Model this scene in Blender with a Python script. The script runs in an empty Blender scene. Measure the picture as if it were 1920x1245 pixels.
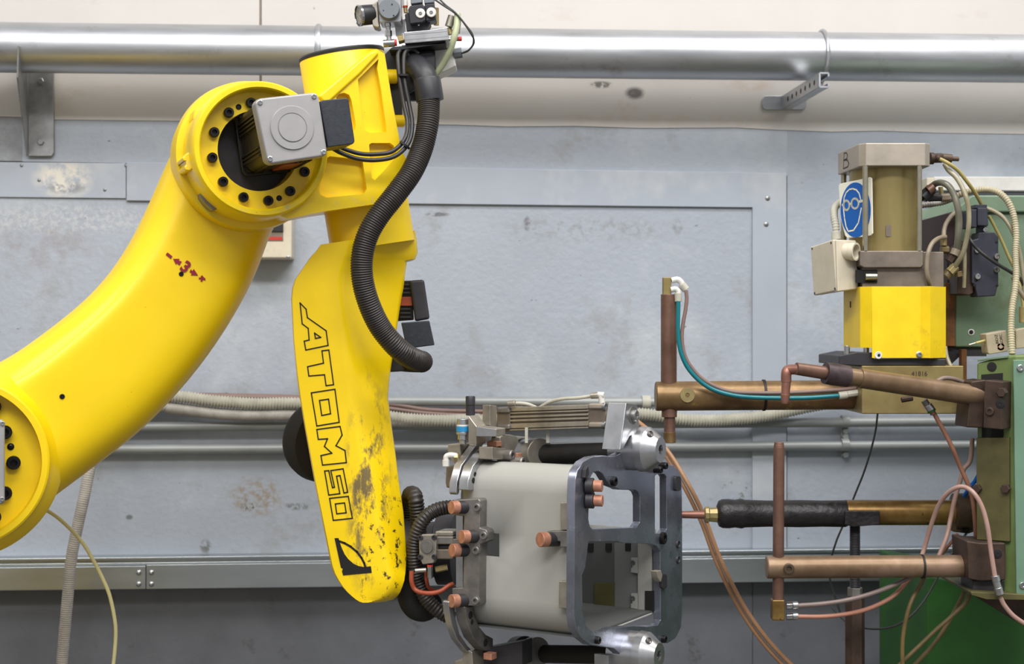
import bpy, bmesh, math, random
from mathutils import Vector, Matrix
from mathutils.geometry import tessellate_polygon
random.seed(7)
scene = bpy.context.scene
COL = scene.collection

# ---------------------------------------------------------------- camera
FPX, CX, CY, CAMZ = 2800.0, 960.0, 622.5, 1.5
CAM = Vector((0, 0, CAMZ))
cam_data = bpy.data.cameras.new('camera')
cam_data.sensor_width = 36.0
cam_data.lens = 36.0 * FPX / 1920.0
cam_data.dof.use_dof = True
cam_data.dof.focus_distance = 2.78
cam_data.dof.aperture_fstop = 6.3
cam_data.clip_start = 0.05
cam = bpy.data.objects.new('camera', cam_data)
cam.location = CAM
cam.rotation_euler = (math.pi / 2, 0, 0)
COL.objects.link(cam)
scene.camera = cam

# ---------------------------------------------------------------- world, lamps, exposure
world = bpy.data.worlds.new('hall_light')
scene.world = world
world.use_nodes = True
wbg = world.node_tree.nodes['Background']
wbg.inputs[0].default_value = (0.97, 0.98, 1.0, 1)
wbg.inputs[1].default_value = 0.46

def area(name, loc, target, sx, sy, power, col=(1, 0.985, 0.965)):
    d = bpy.data.lights.new(name, 'AREA')
    d.shape = 'RECTANGLE'; d.size = sx; d.size_y = sy; d.energy = power; d.color = col
    o = bpy.data.objects.new(name, d)
    o.location = loc
    v = Vector(target) - Vector(loc)
    o.rotation_euler = v.to_track_quat('-Z', 'Y').to_euler()
    COL.objects.link(o)
    return o
# rows of hall lamps under the roof
area('ceiling_lamp_row', (1.3, 1.6, 5.2), (1.0, 2.2, 0), 5.0, 0.9, 190)
area('ceiling_lamp_row', (0.2, -1.6, 5.2), (0.0, 0.6, 0), 6.0, 0.9, 300)
area('ceiling_lamp_row', (-3.2, 1.4, 5.2), (-2.0, 2.4, 0), 2.6, 0.9, 60)

scene.view_settings.view_transform = 'Standard'
scene.view_settings.look = 'None'
scene.view_settings.gamma = 1.0
scene.view_settings.use_curve_mapping = False
scene.view_settings.exposure = 0.0

# ---------------------------------------------------------------- frames: real planes in the place
Z = Vector((0, 0, 1))
def ray(px, py):
    return Vector(((px - CX) / FPX, 1.0, (CY - py) / FPX))
def P(px, py, Y):
    return CAM + ray(px, py) * Y
def PX(n, Y):
    return n * Y / FPX
class Frame:
    """a vertical plane in the hall: origin o, horizontal u, up w, outward normal n"""
    def __init__(s, o, yaw):
        a = math.radians(yaw)
        s.o = Vector(o); s.n = Vector((math.sin(a), -math.cos(a), 0)); s.u = Vector((math.cos(a), math.sin(a), 0)); s.w = Z.copy()
    def pt(s, px, py, d=0.0):
        r = ray(px, py)
        t = (s.o + s.n * d - CAM).dot(s.n) / r.dot(s.n)
        return CAM + r * t
    def loc(s, px, py, d=0.0):
        q = s.pt(px, py, d) - s.o
        return (q.dot(s.u), q.dot(s.w))
    def at(s, u, w, d=0.0):
        return s.o + s.u * u + s.w * w + s.n * d
def zf(x0, y0, k):
    return lambda *pts: [(x0 + x / k, y0 + y / k) for x, y in pts]
A1 = zf(540, 0, 3.66); A2 = zf(320, 130, 4.15); A3 = zf(540, 360, 3.46); A4 = zf(540, 700, 2.594)
A5 = zf(0, 440, 2.146); A6 = zf(740, 720, 2.371); A7 = zf(1400, 230, 2.54); A8 = zf(1400, 640, 2.058)
B1 = zf(1200, 490, 3.459); B2 = zf(1380, 40, 5.659); B3 = zf(0, 0, 3.113); B4 = zf(0, 880, 3.0)
B5 = zf(660, 0, 8.0); B6 = zf(820, 720, 5.188); B7 = zf(1050, 740, 4.788); B8 = zf(750, 960, 4.369)
C1 = zf(1000, 960, 4.37); C2 = zf(1500, 250, 4.98); C3 = zf(1660, 270, 4.98); C4 = zf(1560, 460, 4.789)
C5 = zf(1440, 640, 4.0); C6 = zf(1260, 880, 3.41); C7 = zf(1640, 880, 3.41); C8 = zf(0, 700, 3.89)
D1 = zf(1760, 560, 8.894); D2 = zf(1780, 660, 5.657); D3 = zf(280, 720, 3.097); D5 = zf(740, 890, 4.15); D6 = zf(840, 720, 4.8)

# ---------------------------------------------------------------- materials
def lin(c):
    return tuple(((x / 255) / 12.92 if x / 255 <= 0.04045 else (((x / 255) + 0.055) / 1.055) ** 2.4) for x in c)
MATS = {}
WALLP = {}
def M(name, col, rough=0.5, metal=0.0, var=0.12, scale=12.0, bump=0.0, bscale=None, spots=None, coat=0.0, col2=None, spec=0.5, stretch=None, rvar=0.1, trans=0.0, detail=6.0):
    if name.startswith('wall_') and not name.endswith('stained'):
        WALLP[name] = ((col,), dict(rough=rough, var=var, scale=scale, bump=bump, bscale=bscale, spots=spots))
    m = bpy.data.materials.new(name); m.use_nodes = True
    nt = m.node_tree; N = nt.nodes; L = nt.links
    b = N['Principled BSDF']
    c = lin(col)
    c2 = lin(col2) if col2 else tuple(x * (1 - var * 2.2) for x in c)
    tc = N.new('ShaderNodeTexCoord'); mp = N.new('ShaderNodeMapping')
    L.new(tc.outputs['Object'], mp.inputs['Vector'])
    if stretch: mp.inputs['Scale'].default_value = stretch
    nz = N.new('ShaderNodeTexNoise'); nz.inputs['Scale'].default_value = scale; nz.inputs['Detail'].default_value = detail; nz.inputs['Roughness'].default_value = 0.62
    L.new(mp.outputs[0], nz.inputs['Vector'])
    rp = N.new('ShaderNodeValToRGB')
    rp.color_ramp.elements[0].position = 0.32; rp.color_ramp.elements[0].color = (*c2, 1)
    rp.color_ramp.elements[1].position = 0.66; rp.color_ramp.elements[1].color = (*c, 1)
    L.new(nz.outputs['Fac'], rp.inputs['Fac'])
    out = rp.outputs['Color']
    for sp in (spots or []):
        scol, sscale, lo, hi = sp[:4]
        n2 = N.new('ShaderNodeTexNoise'); n2.inputs['Scale'].default_value = sscale; n2.inputs['Detail'].default_value = 5.0; n2.inputs['Roughness'].default_value = 0.7
        if len(sp) > 4:
            mp2 = N.new('ShaderNodeMapping'); mp2.inputs['Scale'].default_value = sp[4]; L.new(tc.outputs['Object'], mp2.inputs['Vector']); L.new(mp2.outputs[0], n2.inputs['Vector'])
        else:
            L.new(tc.outputs['Object'], n2.inputs['Vector'])
        mr = N.new('ShaderNodeMapRange'); mr.inputs['From Min'].default_value = lo; mr.inputs['From Max'].default_value = hi; mr.clamp = True
        L.new(n2.outputs['Fac'], mr.inputs['Value'])
        fac = mr.outputs[0]
        if len(sp) > 5:   # wear limited to a patch of the thing: centre and radii in its own coordinates
            ctr, rad = sp[5]
            vm = N.new('ShaderNodeVectorMath'); vm.operation = 'SUBTRACT'; L.new(tc.outputs['Object'], vm.inputs[0]); vm.inputs[1].default_value = ctr
            vd = N.new('ShaderNodeVectorMath'); vd.operation = 'DIVIDE'; L.new(vm.outputs[0], vd.inputs[0]); vd.inputs[1].default_value = rad
            vl = N.new('ShaderNodeVectorMath'); vl.operation = 'LENGTH'; L.new(vd.outputs[0], vl.inputs[0])
            m2 = N.new('ShaderNodeMapRange'); m2.inputs['From Min'].default_value = 1.0; m2.inputs['From Max'].default_value = 0.5; L.new(vl.outputs['Value'], m2.inputs['Value'])
            mm = N.new('ShaderNodeMath'); mm.operation = 'MULTIPLY'; L.new(fac, mm.inputs[0]); L.new(m2.outputs[0], mm.inputs[1]); fac = mm.outputs[0]
        mx = N.new('ShaderNodeMix'); mx.data_type = 'RGBA'
        L.new(fac, mx.inputs['Factor']); L.new(out, mx.inputs['A']); mx.inputs['B'].default_value = (*lin(scol), 1)
        out = mx.outputs['Result']
    L.new(out, b.inputs['Base Color'])
    mr = N.new('ShaderNodeMapRange'); mr.inputs['To Min'].default_value = max(0.03, rough - rvar); mr.inputs['To Max'].default_value = min(1, rough + rvar)
    L.new(nz.outputs['Fac'], mr.inputs['Value']); L.new(mr.outputs[0], b.inputs['Roughness'])
    b.inputs['Metallic'].default_value = metal
    b.inputs['Specular IOR Level'].default_value = spec
    if coat: b.inputs['Coat Weight'].default_value = coat; b.inputs['Coat Roughness'].default_value = 0.12
    if trans: b.inputs['Transmission Weight'].default_value = trans
    if bump:
        nb = N.new('ShaderNodeTexNoise'); nb.inputs['Scale'].default_value = bscale or scale * 4; nb.inputs['Detail'].default_value = 4
        L.new(mp.outputs[0], nb.inputs['Vector'])
        bp = N.new('ShaderNodeBump'); bp.inputs['Strength'].default_value = bump; bp.inputs['Distance'].default_value = 0.004
        L.new(nb.outputs['Fac'], bp.inputs['Height']); L.new(bp.outputs[0], b.inputs['Normal'])
    MATS[name] = m
    return m

M('yellow', (253, 215, 0), 0.44, var=0.04, scale=5, coat=0.14, spots=[((150, 112, 20), 38, 0.70, 0.76), ((120, 100, 60), 160, 0.735, 0.76)])
M('yellow_cast', (253, 216, 6), 0.38, var=0.07, scale=9, coat=0.2, spots=[((205, 190, 140), 16, 0.60, 0.72), ((120, 95, 30), 60, 0.70, 0.76)], bump=0.08, bscale=60)
M('yellow_worn', (253, 214, 2), 0.36, var=0.05, scale=6, coat=0.25, spots=[((118, 100, 62), 30, 0.50, 0.60, (1, 1, 0.45), ((0.03, -0.06, 0.22), (0.05, 0.2, 0.24))), ((70, 58, 30), 75, 0.56, 0.62, (1, 1, 0.8), ((0.06, -0.02, 0.10), (0.075, 0.3, 0.17))), ((80, 65, 30), 90, 0.70, 0.74)])
M('yellow_guard', (248, 212, 20), 0.45, var=0.06, scale=14, spots=[((190, 150, 40), 8, 0.6, 0.75)])
M('wall_grey', (170, 177, 188), 0.55, var=0.05, scale=2.6, bump=0.35, bscale=70, spots=[((190, 196, 202), 1.7, 0.5, 0.72), ((150, 150, 150), 5.5, 0.56, 0.76), ((100, 104, 110), 24, 0.685, 0.735, (1, 1, 2.2)), ((84, 86, 90), 60, 0.70, 0.74)])
M('wall_grey_smooth', (174, 181, 192), 0.45, var=0.04, scale=3, bump=0.1, bscale=40, spots=[((190, 194, 198), 2.4, 0.55, 0.7), ((100, 104, 108), 30, 0.73, 0.76)])
M('wall_rough', (160, 163, 168), 0.8, var=0.12, scale=30, bump=0.5, bscale=120)
M('wall_cream', (208, 203, 198), 0.6, var=0.035, scale=3, bump=0.1, bscale=30, spots=[((196, 180, 166), 4, 0.62, 0.8, (1, 1, 2)), ((120, 112, 108), 22, 0.71, 0.75)])
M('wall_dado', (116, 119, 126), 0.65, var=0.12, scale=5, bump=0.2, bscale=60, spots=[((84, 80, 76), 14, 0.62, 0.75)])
M('floor', (96, 94, 90), 0.6, var=0.2, scale=3)
M('seam', (150, 138, 128), 0.8)
M('galv', (196, 198, 202), 0.38, 0.85, var=0.10, scale=7, stretch=(0.5, 3, 3), spots=[((160, 150, 145), 10, 0.6, 0.8)])
M('galv_rail', (186, 192, 196), 0.33, 0.85, var=0.07, scale=6, stretch=(0.3, 2, 2))
M('steel', (176, 176, 176), 0.38, 0.85, var=0.14, scale=30)
M('alu', (196, 197, 200), 0.30, 0.9, var=0.08, scale=25)
M('alu_warm', (190, 182, 168), 0.40, 0.8, var=0.14, scale=30)
M('alu_dull', (150, 146, 142), 0.5, 0.75, var=0.18, scale=30)
M('plate_mirror', (160, 164, 180), 0.27, 0.82, var=0.12, scale=18, spots=[((190, 196, 198), 45, 0.62, 0.7), ((74, 100, 96), 14, 0.62, 0.75)])
M('motor_cap', (166, 164, 164), 0.45, 0.25, var=0.05, scale=20, spots=[((140, 138, 136), 8, 0.62, 0.75)])
M('motor_black', (38, 34, 28), 0.42, 0.1, var=0.2, scale=30)
M('black_plastic', (40, 41, 46), 0.45, var=0.15, scale=30)
M('black_box', (48, 52, 60), 0.42, var=0.12, scale=120, bump=0.1)
M('black_soft', (30, 27, 26), 0.7, var=0.2, scale=40)
M('hose_black', (50, 45, 43), 0.42, var=0.15, scale=40)
M('cable_black', (42, 40, 40), 0.45, var=0.15, scale=40)
M('tape_black', (38, 34, 36), 0.42, var=0.25, scale=50, bump=0.6, bscale=60)
M('bolt_black', (34, 32, 34), 0.4, 0.5, var=0.2, scale=60)
M('ink', (22, 18, 16), 0.6, var=0.05)
M('red_ink', (150, 26, 46), 0.55, var=0.08)
M('white_paint', (228, 226, 222), 0.5, var=0.04)
M('white_plastic', (222, 220, 214), 0.45, var=0.05, scale=30)
M('beige_plastic', (214, 204, 182), 0.5, var=0.06, scale=20, spots=[((190, 172, 140), 12, 0.62, 0.75)])
M('beige_dirty', (176, 162, 138), 0.55, var=0.1, scale=25)
M('grey_plastic', (118, 124, 130), 0.5, var=0.06)
M('sheet_grey', (164, 163, 157), 0.5, 0.0, var=0.03, scale=6, spec=0.3)
M('sheet_shaded', (88, 90, 88), 0.6, var=0.08, scale=8)  # housing grey darkened, shade of the interior put into the colour
M('sheet_mid', (116, 118, 116), 0.6, var=0.05, scale=8)
M('dark_gap', (24, 22, 22), 0.8)
M('bronze', (146, 118, 80), 0.40, 0.55, var=0.20, scale=16, col2=(100, 76, 50), spots=[((196, 160, 92), 30, 0.62, 0.7), ((120, 84, 66), 9, 0.55, 0.75)], stretch=(1, 1, 1))
M('bronze_tube', (148, 124, 98), 0.42, 0.5, var=0.2, scale=12, col2=(112, 88, 66), spots=[((206, 176, 110), 60, 0.68, 0.73), ((160, 128, 118), 6, 0.5, 0.7)])
M('bronze_dark', (98, 80, 64), 0.5, 0.4, var=0.25, scale=18)
M('brass_horn', (156, 126, 72), 0.36, 0.6, var=0.25, scale=12, col2=(96, 68, 32), spots=[((60, 44, 24), 26, 0.62, 0.7)])
M('brass_block', (158, 142, 94), 0.5, 0.5, var=0.12, scale=14, col2=(134, 116, 74), spots=[((112, 94, 60), 28, 0.64, 0.72)])
M('brass', (180, 162, 112), 0.4, 0.5, var=0.15, scale=40)
M('olive_tube', (166, 150, 98), 0.35, 0.65, var=0.12, scale=6, stretch=(1, 1, 0.3), col2=(140, 122, 82))
M('rod_chrome', (190, 184, 164), 0.25, 0.9, var=0.1, scale=20)
M('copper_red', (160, 116, 100), 0.42, 0.5, var=0.2, scale=20, col2=(128, 84, 72))
M('copper_bright', (192, 140, 116), 0.5, 0.3, var=0.15, scale=50, col2=(160, 106, 84))
M('copper_dark', (136, 104, 88), 0.42, 0.5, var=0.2, scale=16, col2=(106, 78, 66))
M('collar_dark', (96, 82, 84), 0.5, 0.6, var=0.25, scale=30)
M('block_brown', (84, 66, 56), 0.55, 0.45, var=0.25, scale=22)
M('cast_taupe', (138, 126, 114), 0.5, 0.5, var=0.14, scale=24)
M('taupe_light', (182, 172, 158), 0.45, 0.5, var=0.08, scale=24)
M('green_machine', (118, 138, 112), 0.5, var=0.12, scale=6, col2=(94, 116, 96), spots=[((96, 104, 70), 8, 0.6, 0.75)])
M('green_column', (118, 140, 84), 0.5, var=0.14, scale=9, col2=(96, 112, 62), spots=[((70, 62, 30), 11, 0.6, 0.75)])
M('green_panel', (112, 144, 122), 0.45, var=0.06, scale=8, spots=[((190, 200, 190), 60, 0.7, 0.73)])
M('green_base', (44, 104, 34), 0.55, var=0.2, scale=5)
M('olive_plate', (112, 106, 66), 0.45, 0.35, var=0.18, scale=10, col2=(80, 76, 48))
M('rust', (132, 84, 40), 0.75, var=0.3, scale=20)
M('maroon_dark', (64, 44, 44), 0.7, var=0.2, scale=12)
M('navy_valve', (50, 52, 64), 0.45, var=0.1, scale=40)
M('charcoal', (62, 60, 64), 0.5, 0.3, var=0.15, scale=20)
M('hose_tan', (150, 136, 116), 0.45, var=0.12, scale=14)
M('hose_clear', (164, 158, 134), 0.3, var=0.12, scale=10, col2=(136, 126, 98))
M('hose_grey', (130, 128, 112), 0.3, var=0.15, scale=10)
M('hose_yellow', (186, 170, 104), 0.35, var=0.1, scale=12)
M('hose_pink', (176, 142, 130), 0.38, var=0.1, scale=12)
M('hose_pink_grey', (136, 118, 112), 0.4, var=0.1, scale=12)
M('hose_salmon', (182, 126, 104), 0.4, var=0.1, scale=12)
M('hose_brown', (150, 104, 82), 0.4, var=0.12, scale=12)
M('hose_copper', (178, 134, 98), 0.4, var=0.1, scale=12)
M('hose_brown_wall', (136, 112, 104), 0.5, var=0.1, scale=10)
M('hose_orange', (168, 76, 48), 0.5, var=0.15, scale=20)
M('hose_olive', (118, 98, 58), 0.45, var=0.2, scale=20)
M('teal', (8, 118, 128), 0.3, var=0.1, scale=10, coat=0.2)
M('pale_green', (192, 198, 160), 0.35, var=0.08, scale=10)
M('pale_yellow', (226, 218, 160), 0.4, var=0.06, scale=10)
M('conduit_cream', (196, 193, 178), 0.5, var=0.1, scale=25)
M('conduit_taupe', (176, 170, 162), 0.55, var=0.14, scale=30)
M('conduit_dirty', (184, 174, 144), 0.5, var=0.15, scale=22)
M('conduit_grey', (158, 161, 160), 0.45, 0.2, var=0.1, scale=14, stretch=(0.4, 2, 2))
M('wire_dark', (66, 68, 66), 0.5, var=0.1)
M('sign_white', (232, 230, 214), 0.4, var=0.04)
M('sign_blue', (14, 92, 176), 0.35, var=0.08, scale=10)
M('blue_band', (40, 140, 196), 0.4, var=0.05)
M('red_part', (200, 56, 46), 0.45, var=0.08)
M('gauge_face', (226, 222, 212), 0.5, var=0.03)
M('chrome', (200, 200, 200), 0.18, 0.95, var=0.1, scale=40)

# ---------------------------------------------------------------- object helpers
WORLD = {}
def thing(name, label, cat, loc, group=None, kind=None):
    o = bpy.data.objects.new(name, None)
    o.empty_display_size = 0.05
    o.location = loc; WORLD[o.name] = Vector(loc)
    COL.objects.link(o)
    o['label'] = label; o['category'] = cat
    if group: o['group'] = group
    if kind: o['kind'] = kind
    return o
def tag(o, label, cat, group=None):
    o['label'] = label; o['category'] = cat
    if group: o['group'] = group
    return o
def place(o, pos, parent):
    WORLD[o.name] = Vector(pos)
    if parent is not None:
        o.parent = parent
        o.location = Vector(pos) - WORLD[parent.name]
    else:
        o.location = pos
    COL.objects.link(o)

def smooth_path(pts, per=8):
    pts = [Vector(p) for p in pts]
    if len(pts) < 3: return pts
    q = [pts[0] * 2 - pts[1]] + pts + [pts[-1] * 2 - pts[-2]]
    out = []
    for i in range(1, len(q) - 2):
        a, b, c, d = q[i - 1], q[i], q[i + 1], q[i + 2]
        for k in range(per):
            t = k / per
            out.append(0.5 * ((2 * b) + (c - a) * t + (2 * a - 5 * b + 4 * c - d) * t * t + (3 * b - a - 3 * c + d) * t ** 3))
    out.append(pts[-1])
    return out
def resample(pts, step):
    out = [pts[0].copy()]; acc = 0.0
    for a, b in zip(pts, pts[1:]):
        seg = (b - a).length
        if seg < 1e-9: continue
        pos = step - acc
        while pos <= seg:
            out.append(a.lerp(b, pos / seg)); pos += step
        acc = seg - (pos - step)
    return out

class Mesh:
    def __init__(s): s.bm = bmesh.new(); s.flat = False
    def ring_loft(s, rings, caps=(True, True), closed=True):
        V = [[s.bm.verts.new(p) for p in r] for r in rings]
        n = len(rings[0])
        for a, b in zip(V, V[1:]):
            for i in range(n if closed else n - 1):
                j = (i + 1) % n
                s.bm.faces.new((a[i], a[j], b[j], b[i]))
        if caps[0] and closed: s.bm.faces.new(list(reversed(V[0])))
        if caps[1] and closed: s.bm.faces.new(V[-1])
        return s
    def tube(s, pts, r, seg=12, radii=None, per=8, raw=False, caps=(True, True)):
        pts = [Vector(p) for p in pts] if raw else smooth_path(pts, per)
        T = []
        for i in range(len(pts)):
            a = pts[max(0, i - 1)]; b = pts[min(len(pts) - 1, i + 1)]
            T.append((b - a).normalized())
        up = Vector((0, 0, 1)) if abs(T[0].z) < 0.9 else Vector((1, 0, 0))
        nrm = (up - T[0] * up.dot(T[0])).normalized()
        rings = []
        for i, p in enumerate(pts):
            if i:
                nrm = (nrm - T[i] * nrm.dot(T[i])).normalized()
            bn = T[i].cross(nrm)
            rr = radii[i] if radii else r
            rings.append([p + (nrm * math.cos(2 * math.pi * k / seg) + bn * math.sin(2 * math.pi * k / seg)) * rr for k in range(seg)])
        return s.ring_loft(rings, caps)
    def ribbed(s, pts, r, amp, pitch, seg=14, per=8):
        path = resample(smooth_path(pts, per), pitch / 4)
        radii = [r - amp * (0.5 - 0.5 * (1.0, 0.2, -1.0, 0.2)[i % 4]) for i in range(len(path))]
        return s.tube(path, r, seg, radii, raw=True)
    def lathe(s, p0, axis, prof, seg=24):
        p0 = Vector(p0); ax = Vector(axis).normalized()
        up = Z if abs(ax.z) < 0.9 else Vector((1, 0, 0))
        e1 = (up - ax * up.dot(ax)).normalized(); e2 = ax.cross(e1)
        rings = []
        for h, r in prof:
            rings.append([p0 + ax * h + (e1 * math.cos(2 * math.pi * k / seg) + e2 * math.sin(2 * math.pi * k / seg)) * max(r, 1e-5) for k in range(seg)])
        return s.ring_loft(rings)
    def cyl(s, p0, p1, r0, r1=None, seg=20):
        p0 = Vector(p0); p1 = Vector(p1); L = (p1 - p0).length
        return s.lathe(p0, p1 - p0, [(0, r0), (L, r0 if r1 is None else r1)], seg)
    def hexa(s, f, b):
        """front quad f (4 points in order) and back quad b"""
        V = [s.bm.verts.new(p) for p in list(f) + list(b)]
        for q in ((0, 1, 2, 3), (7, 6, 5, 4), (0, 4, 5, 1), (1, 5, 6, 2), (2, 6, 7, 3), (3, 7, 4, 0)):
            s.bm.faces.new([V[i] for i in q])
        return s
    def box(s, c, u, w, n, su, sw, sn):
        """centre c, axes, full sizes"""
        c = Vector(c); u = Vector(u).normalized() * su / 2; w = Vector(w).normalized() * sw / 2; n = Vector(n).normalized() * sn / 2
        f = [c - u - w + n, c + u - w + n, c + u + w + n, c - u + w + n]
        b = [p - n * 2 for p in f]
        return s.hexa(f, b)
    def prism2(s, fr, outer, d0, d1, holes=(), pocket=None):
        """outline in frame coordinates (u, w); front at d0, back at d1; holes go through, or end at pocket depth"""
        loops = [outer] + list(holes); s.flat = True
        flat = [p for l in loops for p in l]
        tri = tessellate_polygon([[Vector((p[0], p[1], 0)) for p in l] for l in loops])
        VF = [s.bm.verts.new(fr.at(p[0], p[1], d0)) for p in flat]
        for t in tri:
            try: s.bm.faces.new([VF[i] for i in t])
            except ValueError: pass
        no = len(outer)
        if pocket is None:
            VB = [s.bm.verts.new(fr.at(p[0], p[1], d1)) for p in flat]
            for t in tri:
                try: s.bm.faces.new([VB[i] for i in reversed(t)])
                except ValueError: pass
        else:
            VB = [s.bm.verts.new(fr.at(p[0], p[1], d1)) for p in outer]
            s.bm.faces.new(list(reversed(VB)))
            VB += [s.bm.verts.new(fr.at(p[0], p[1], d0 - pocket)) for p in flat[no:]]
        k = 0
        for l in loops:
            n = len(l)
            for i in range(n):
                j = (i + 1) % n
                s.bm.faces.new((VF[k + i], VF[k + j], VB[k + j], VB[k + i]))
            if k and pocket is not None:
                ft = tessellate_polygon([[Vector((p[0], p[1], 0)) for p in l]])
                for t in ft:
                    try: s.bm.faces.new([VB[k + i] for i in t])
                    except ValueError: pass
            k += n
        return s
    def prism(s, fr, outer, d0, d1, holes=(), pocket=None):
        f = lambda l: [fr.loc(x, y, d0) for x, y in l]
        return s.prism2(fr, f(outer), d0, d1, [f(h) for h in holes], pocket)
    def build(s, name, mat, parent=None, bevel=0.0, sub=0, angle=35, seg=2, solid=0.0):
        bm = s.bm; flat = s.flat
        bmesh.ops.remove_doubles(bm, verts=bm.verts, dist=1e-7)
        if flat: bmesh.ops.dissolve_limit(bm, angle_limit=math.radians(0.5), verts=bm.verts, edges=bm.edges)
        bmesh.ops.recalc_face_normals(bm, faces=bm.faces)
        xs = [v.co for v in bm.verts]
        lo = Vector([min(p[i] for p in xs) for i in range(3)]); hi = Vector([max(p[i] for p in xs) for i in range(3)])
        base = Vector(((lo.x + hi.x) / 2, (lo.y + hi.y) / 2, lo.z))
        for v in bm.verts: v.co -= base
        me = bpy.data.meshes.new(name); bm.to_mesh(me); bm.free()
        me.materials.append(MATS[mat])
        for p in me.polygons: p.use_smooth = angle > 0
        if angle > 0: me.set_sharp_from_angle(angle=math.radians(angle))
        o = bpy.data.objects.new(name, me)
        place(o, base, parent)
        if solid:
            md = o.modifiers.new('solid', 'SOLIDIFY'); md.thickness = solid; md.offset = 0
        if bevel:
            md = o.modifiers.new('bevel', 'BEVEL'); md.width = bevel; md.segments = seg; md.limit_method = 'ANGLE'; md.angle_limit = math.radians(35); md.harden_normals = True
        if sub:
            md = o.modifiers.new('sub', 'SUBSURF'); md.levels = sub; md.render_levels = sub
        return o

UNIT = {}
def unit_mesh(kind, mat):
    key = (kind, mat)
    if key in UNIT: return UNIT[key]
    m = Mesh()
    if kind == 'socket':      # socket cap screw with a recess
        m.lathe((0, 0, 0), Z, [(0, 0.95), (0, 1.0), (0.85, 1.0), (1.0, 0.88), (1.0, 0.52), (0.45, 0.46), (0.45, 0)], 16)
    elif kind == 'hex':
        m.lathe((0, 0, 0), Z, [(0, 1.0), (0.85, 1.0), (1.0, 0.85), (1.0, 0)], 6)
    elif kind == 'dome':
        m.lathe((0, 0, 0), Z, [(0, 1.0), (0.4, 0.95), (0.8, 0.65), (1.0, 0.3), (0.7, 0.22), (0.7, 0)], 14)
    elif kind == 'hole':      # countersunk hole: rim and dark bottom
        m.lathe((0, 0, 0), Z, [(0, 1.0), (0.6, 1.0), (1.0, 0.8), (0.3, 0.7), (0.3, 0)], 14)
    bm = m.bm
    bmesh.ops.recalc_face_normals(bm, faces=bm.faces)
    me = bpy.data.meshes.new(kind + '_head'); bm.to_mesh(me); bm.free()
    me.materials.append(MATS[mat])
    for p in me.polygons: p.use_smooth = True
    me.set_sharp_from_angle(angle=math.radians(35))
    UNIT[key] = me
    return me
def bolt(name, pos, axis, r, h, mat, parent, kind='socket'):
    o = bpy.data.objects.new(name, unit_mesh(kind, mat))
    o.rotation_euler = Vector(axis).to_track_quat('Z', 'Y').to_euler()
    o.scale = (r, r, h)
    place(o, pos, parent)
    return o
def text_poly(s, size, bold=0.0):
    cu = bpy.data.curves.new('txt', 'FONT'); cu.body = s; cu.size = size; cu.align_x = 'CENTER'; cu.align_y = 'CENTER'; cu.offset = bold
    o = bpy.data.objects.new('txt', cu); COL.objects.link(o)
    bpy.context.view_layer.update()
    me = bpy.data.meshes.new_from_object(o.evaluated_get(bpy.context.evaluated_depsgraph_get()))
    bpy.data.objects.remove(o)
    return me
def text_obj(s, size, name, mat, parent, origin, u, w, n, sx=1.0, bold=0.0):
    me = text_poly(s, size, bold)
    m = Mesh(); u = Vector(u).normalized(); w = Vector(w).normalized(); n = Vector(n).normalized()
    V = [m.bm.verts.new(Vector(origin) + u * v.co.x * sx + w * v.co.y) for v in me.vertices]
    for p in me.polygons:
        try: m.bm.faces.new([V[i] for i in p.vertices])
        except ValueError: pass
    bpy.data.meshes.remove(me)
    return m.build(name, mat, parent)
def ribbon(m, pts, width, n):
    """flat printed line through points, facing n"""
    pts = [Vector(p) for p in pts]; n = Vector(n)
    for a, b in zip(pts, pts[1:]):
        t = (b - a)
        if t.length < 1e-6: continue
        t.normalize(); s_ = t.cross(n).normalized() * width / 2; e = t * width / 2
        V = [m.bm.verts.new(q) for q in (a - s_ - e, a + s_ - e, b + s_ + e, b - s_ + e)]
        m.bm.faces.new(V)
    return m
def hose(name, label, cat, pts, rpx, mat, rib=None, group=None, seg=12, parent=None, per=8):
    """pts are (px, py, Y) on the way of the hose; rpx is its radius in pixels there"""
    W = [P(*p) for p in pts]
    Ym = sum(p[2] for p in pts) / len(pts)
    r = PX(rpx, Ym)
    m = Mesh()
    if rib: m.ribbed(W, r, r * rib[0], PX(rib[1], Ym), seg, per)
    else: m.tube(W, r, seg, per=per)
    o = m.build(name, mat, parent, angle=60 if not rib else 80)
    if parent is None: tag(o, label, cat, group)
    return o
def band(name, mat, parent, c, axis, r, width, thick=0.003):
    m = Mesh(); c = Vector(c); ax = Vector(axis).normalized()
    m.lathe(c - ax * width / 2, ax, [(0, r - 0.001), (0, r + thick), (width, r + thick), (width, r - 0.001)], 28)
    return m.build(name, mat, parent)
def ell(cx, cy, rx, ry, n=24, a0=0, a1=360):
    full = abs(a1 - a0) >= 360
    k = n if full else n + 1
    return [(cx + rx * math.cos(math.radians(a0 + (a1 - a0) * i / n)), cy + ry * math.sin(math.radians(a0 + (a1 - a0) * i / n))) for i in range(k)]
def rrect(x0, y0, x1, y1, r, n=4):
    out = []
    for cx, cy, a in ((x1 - r, y0 + r, -90), (x1 - r, y1 - r, 0), (x0 + r, y1 - r, 90), (x0 + r, y0 + r, 180)):
        for i in range(n + 1):
            t = math.radians(a + 90 * i / n); out.append((cx + r * math.cos(t), cy + r * math.sin(t)))
    return out
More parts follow.
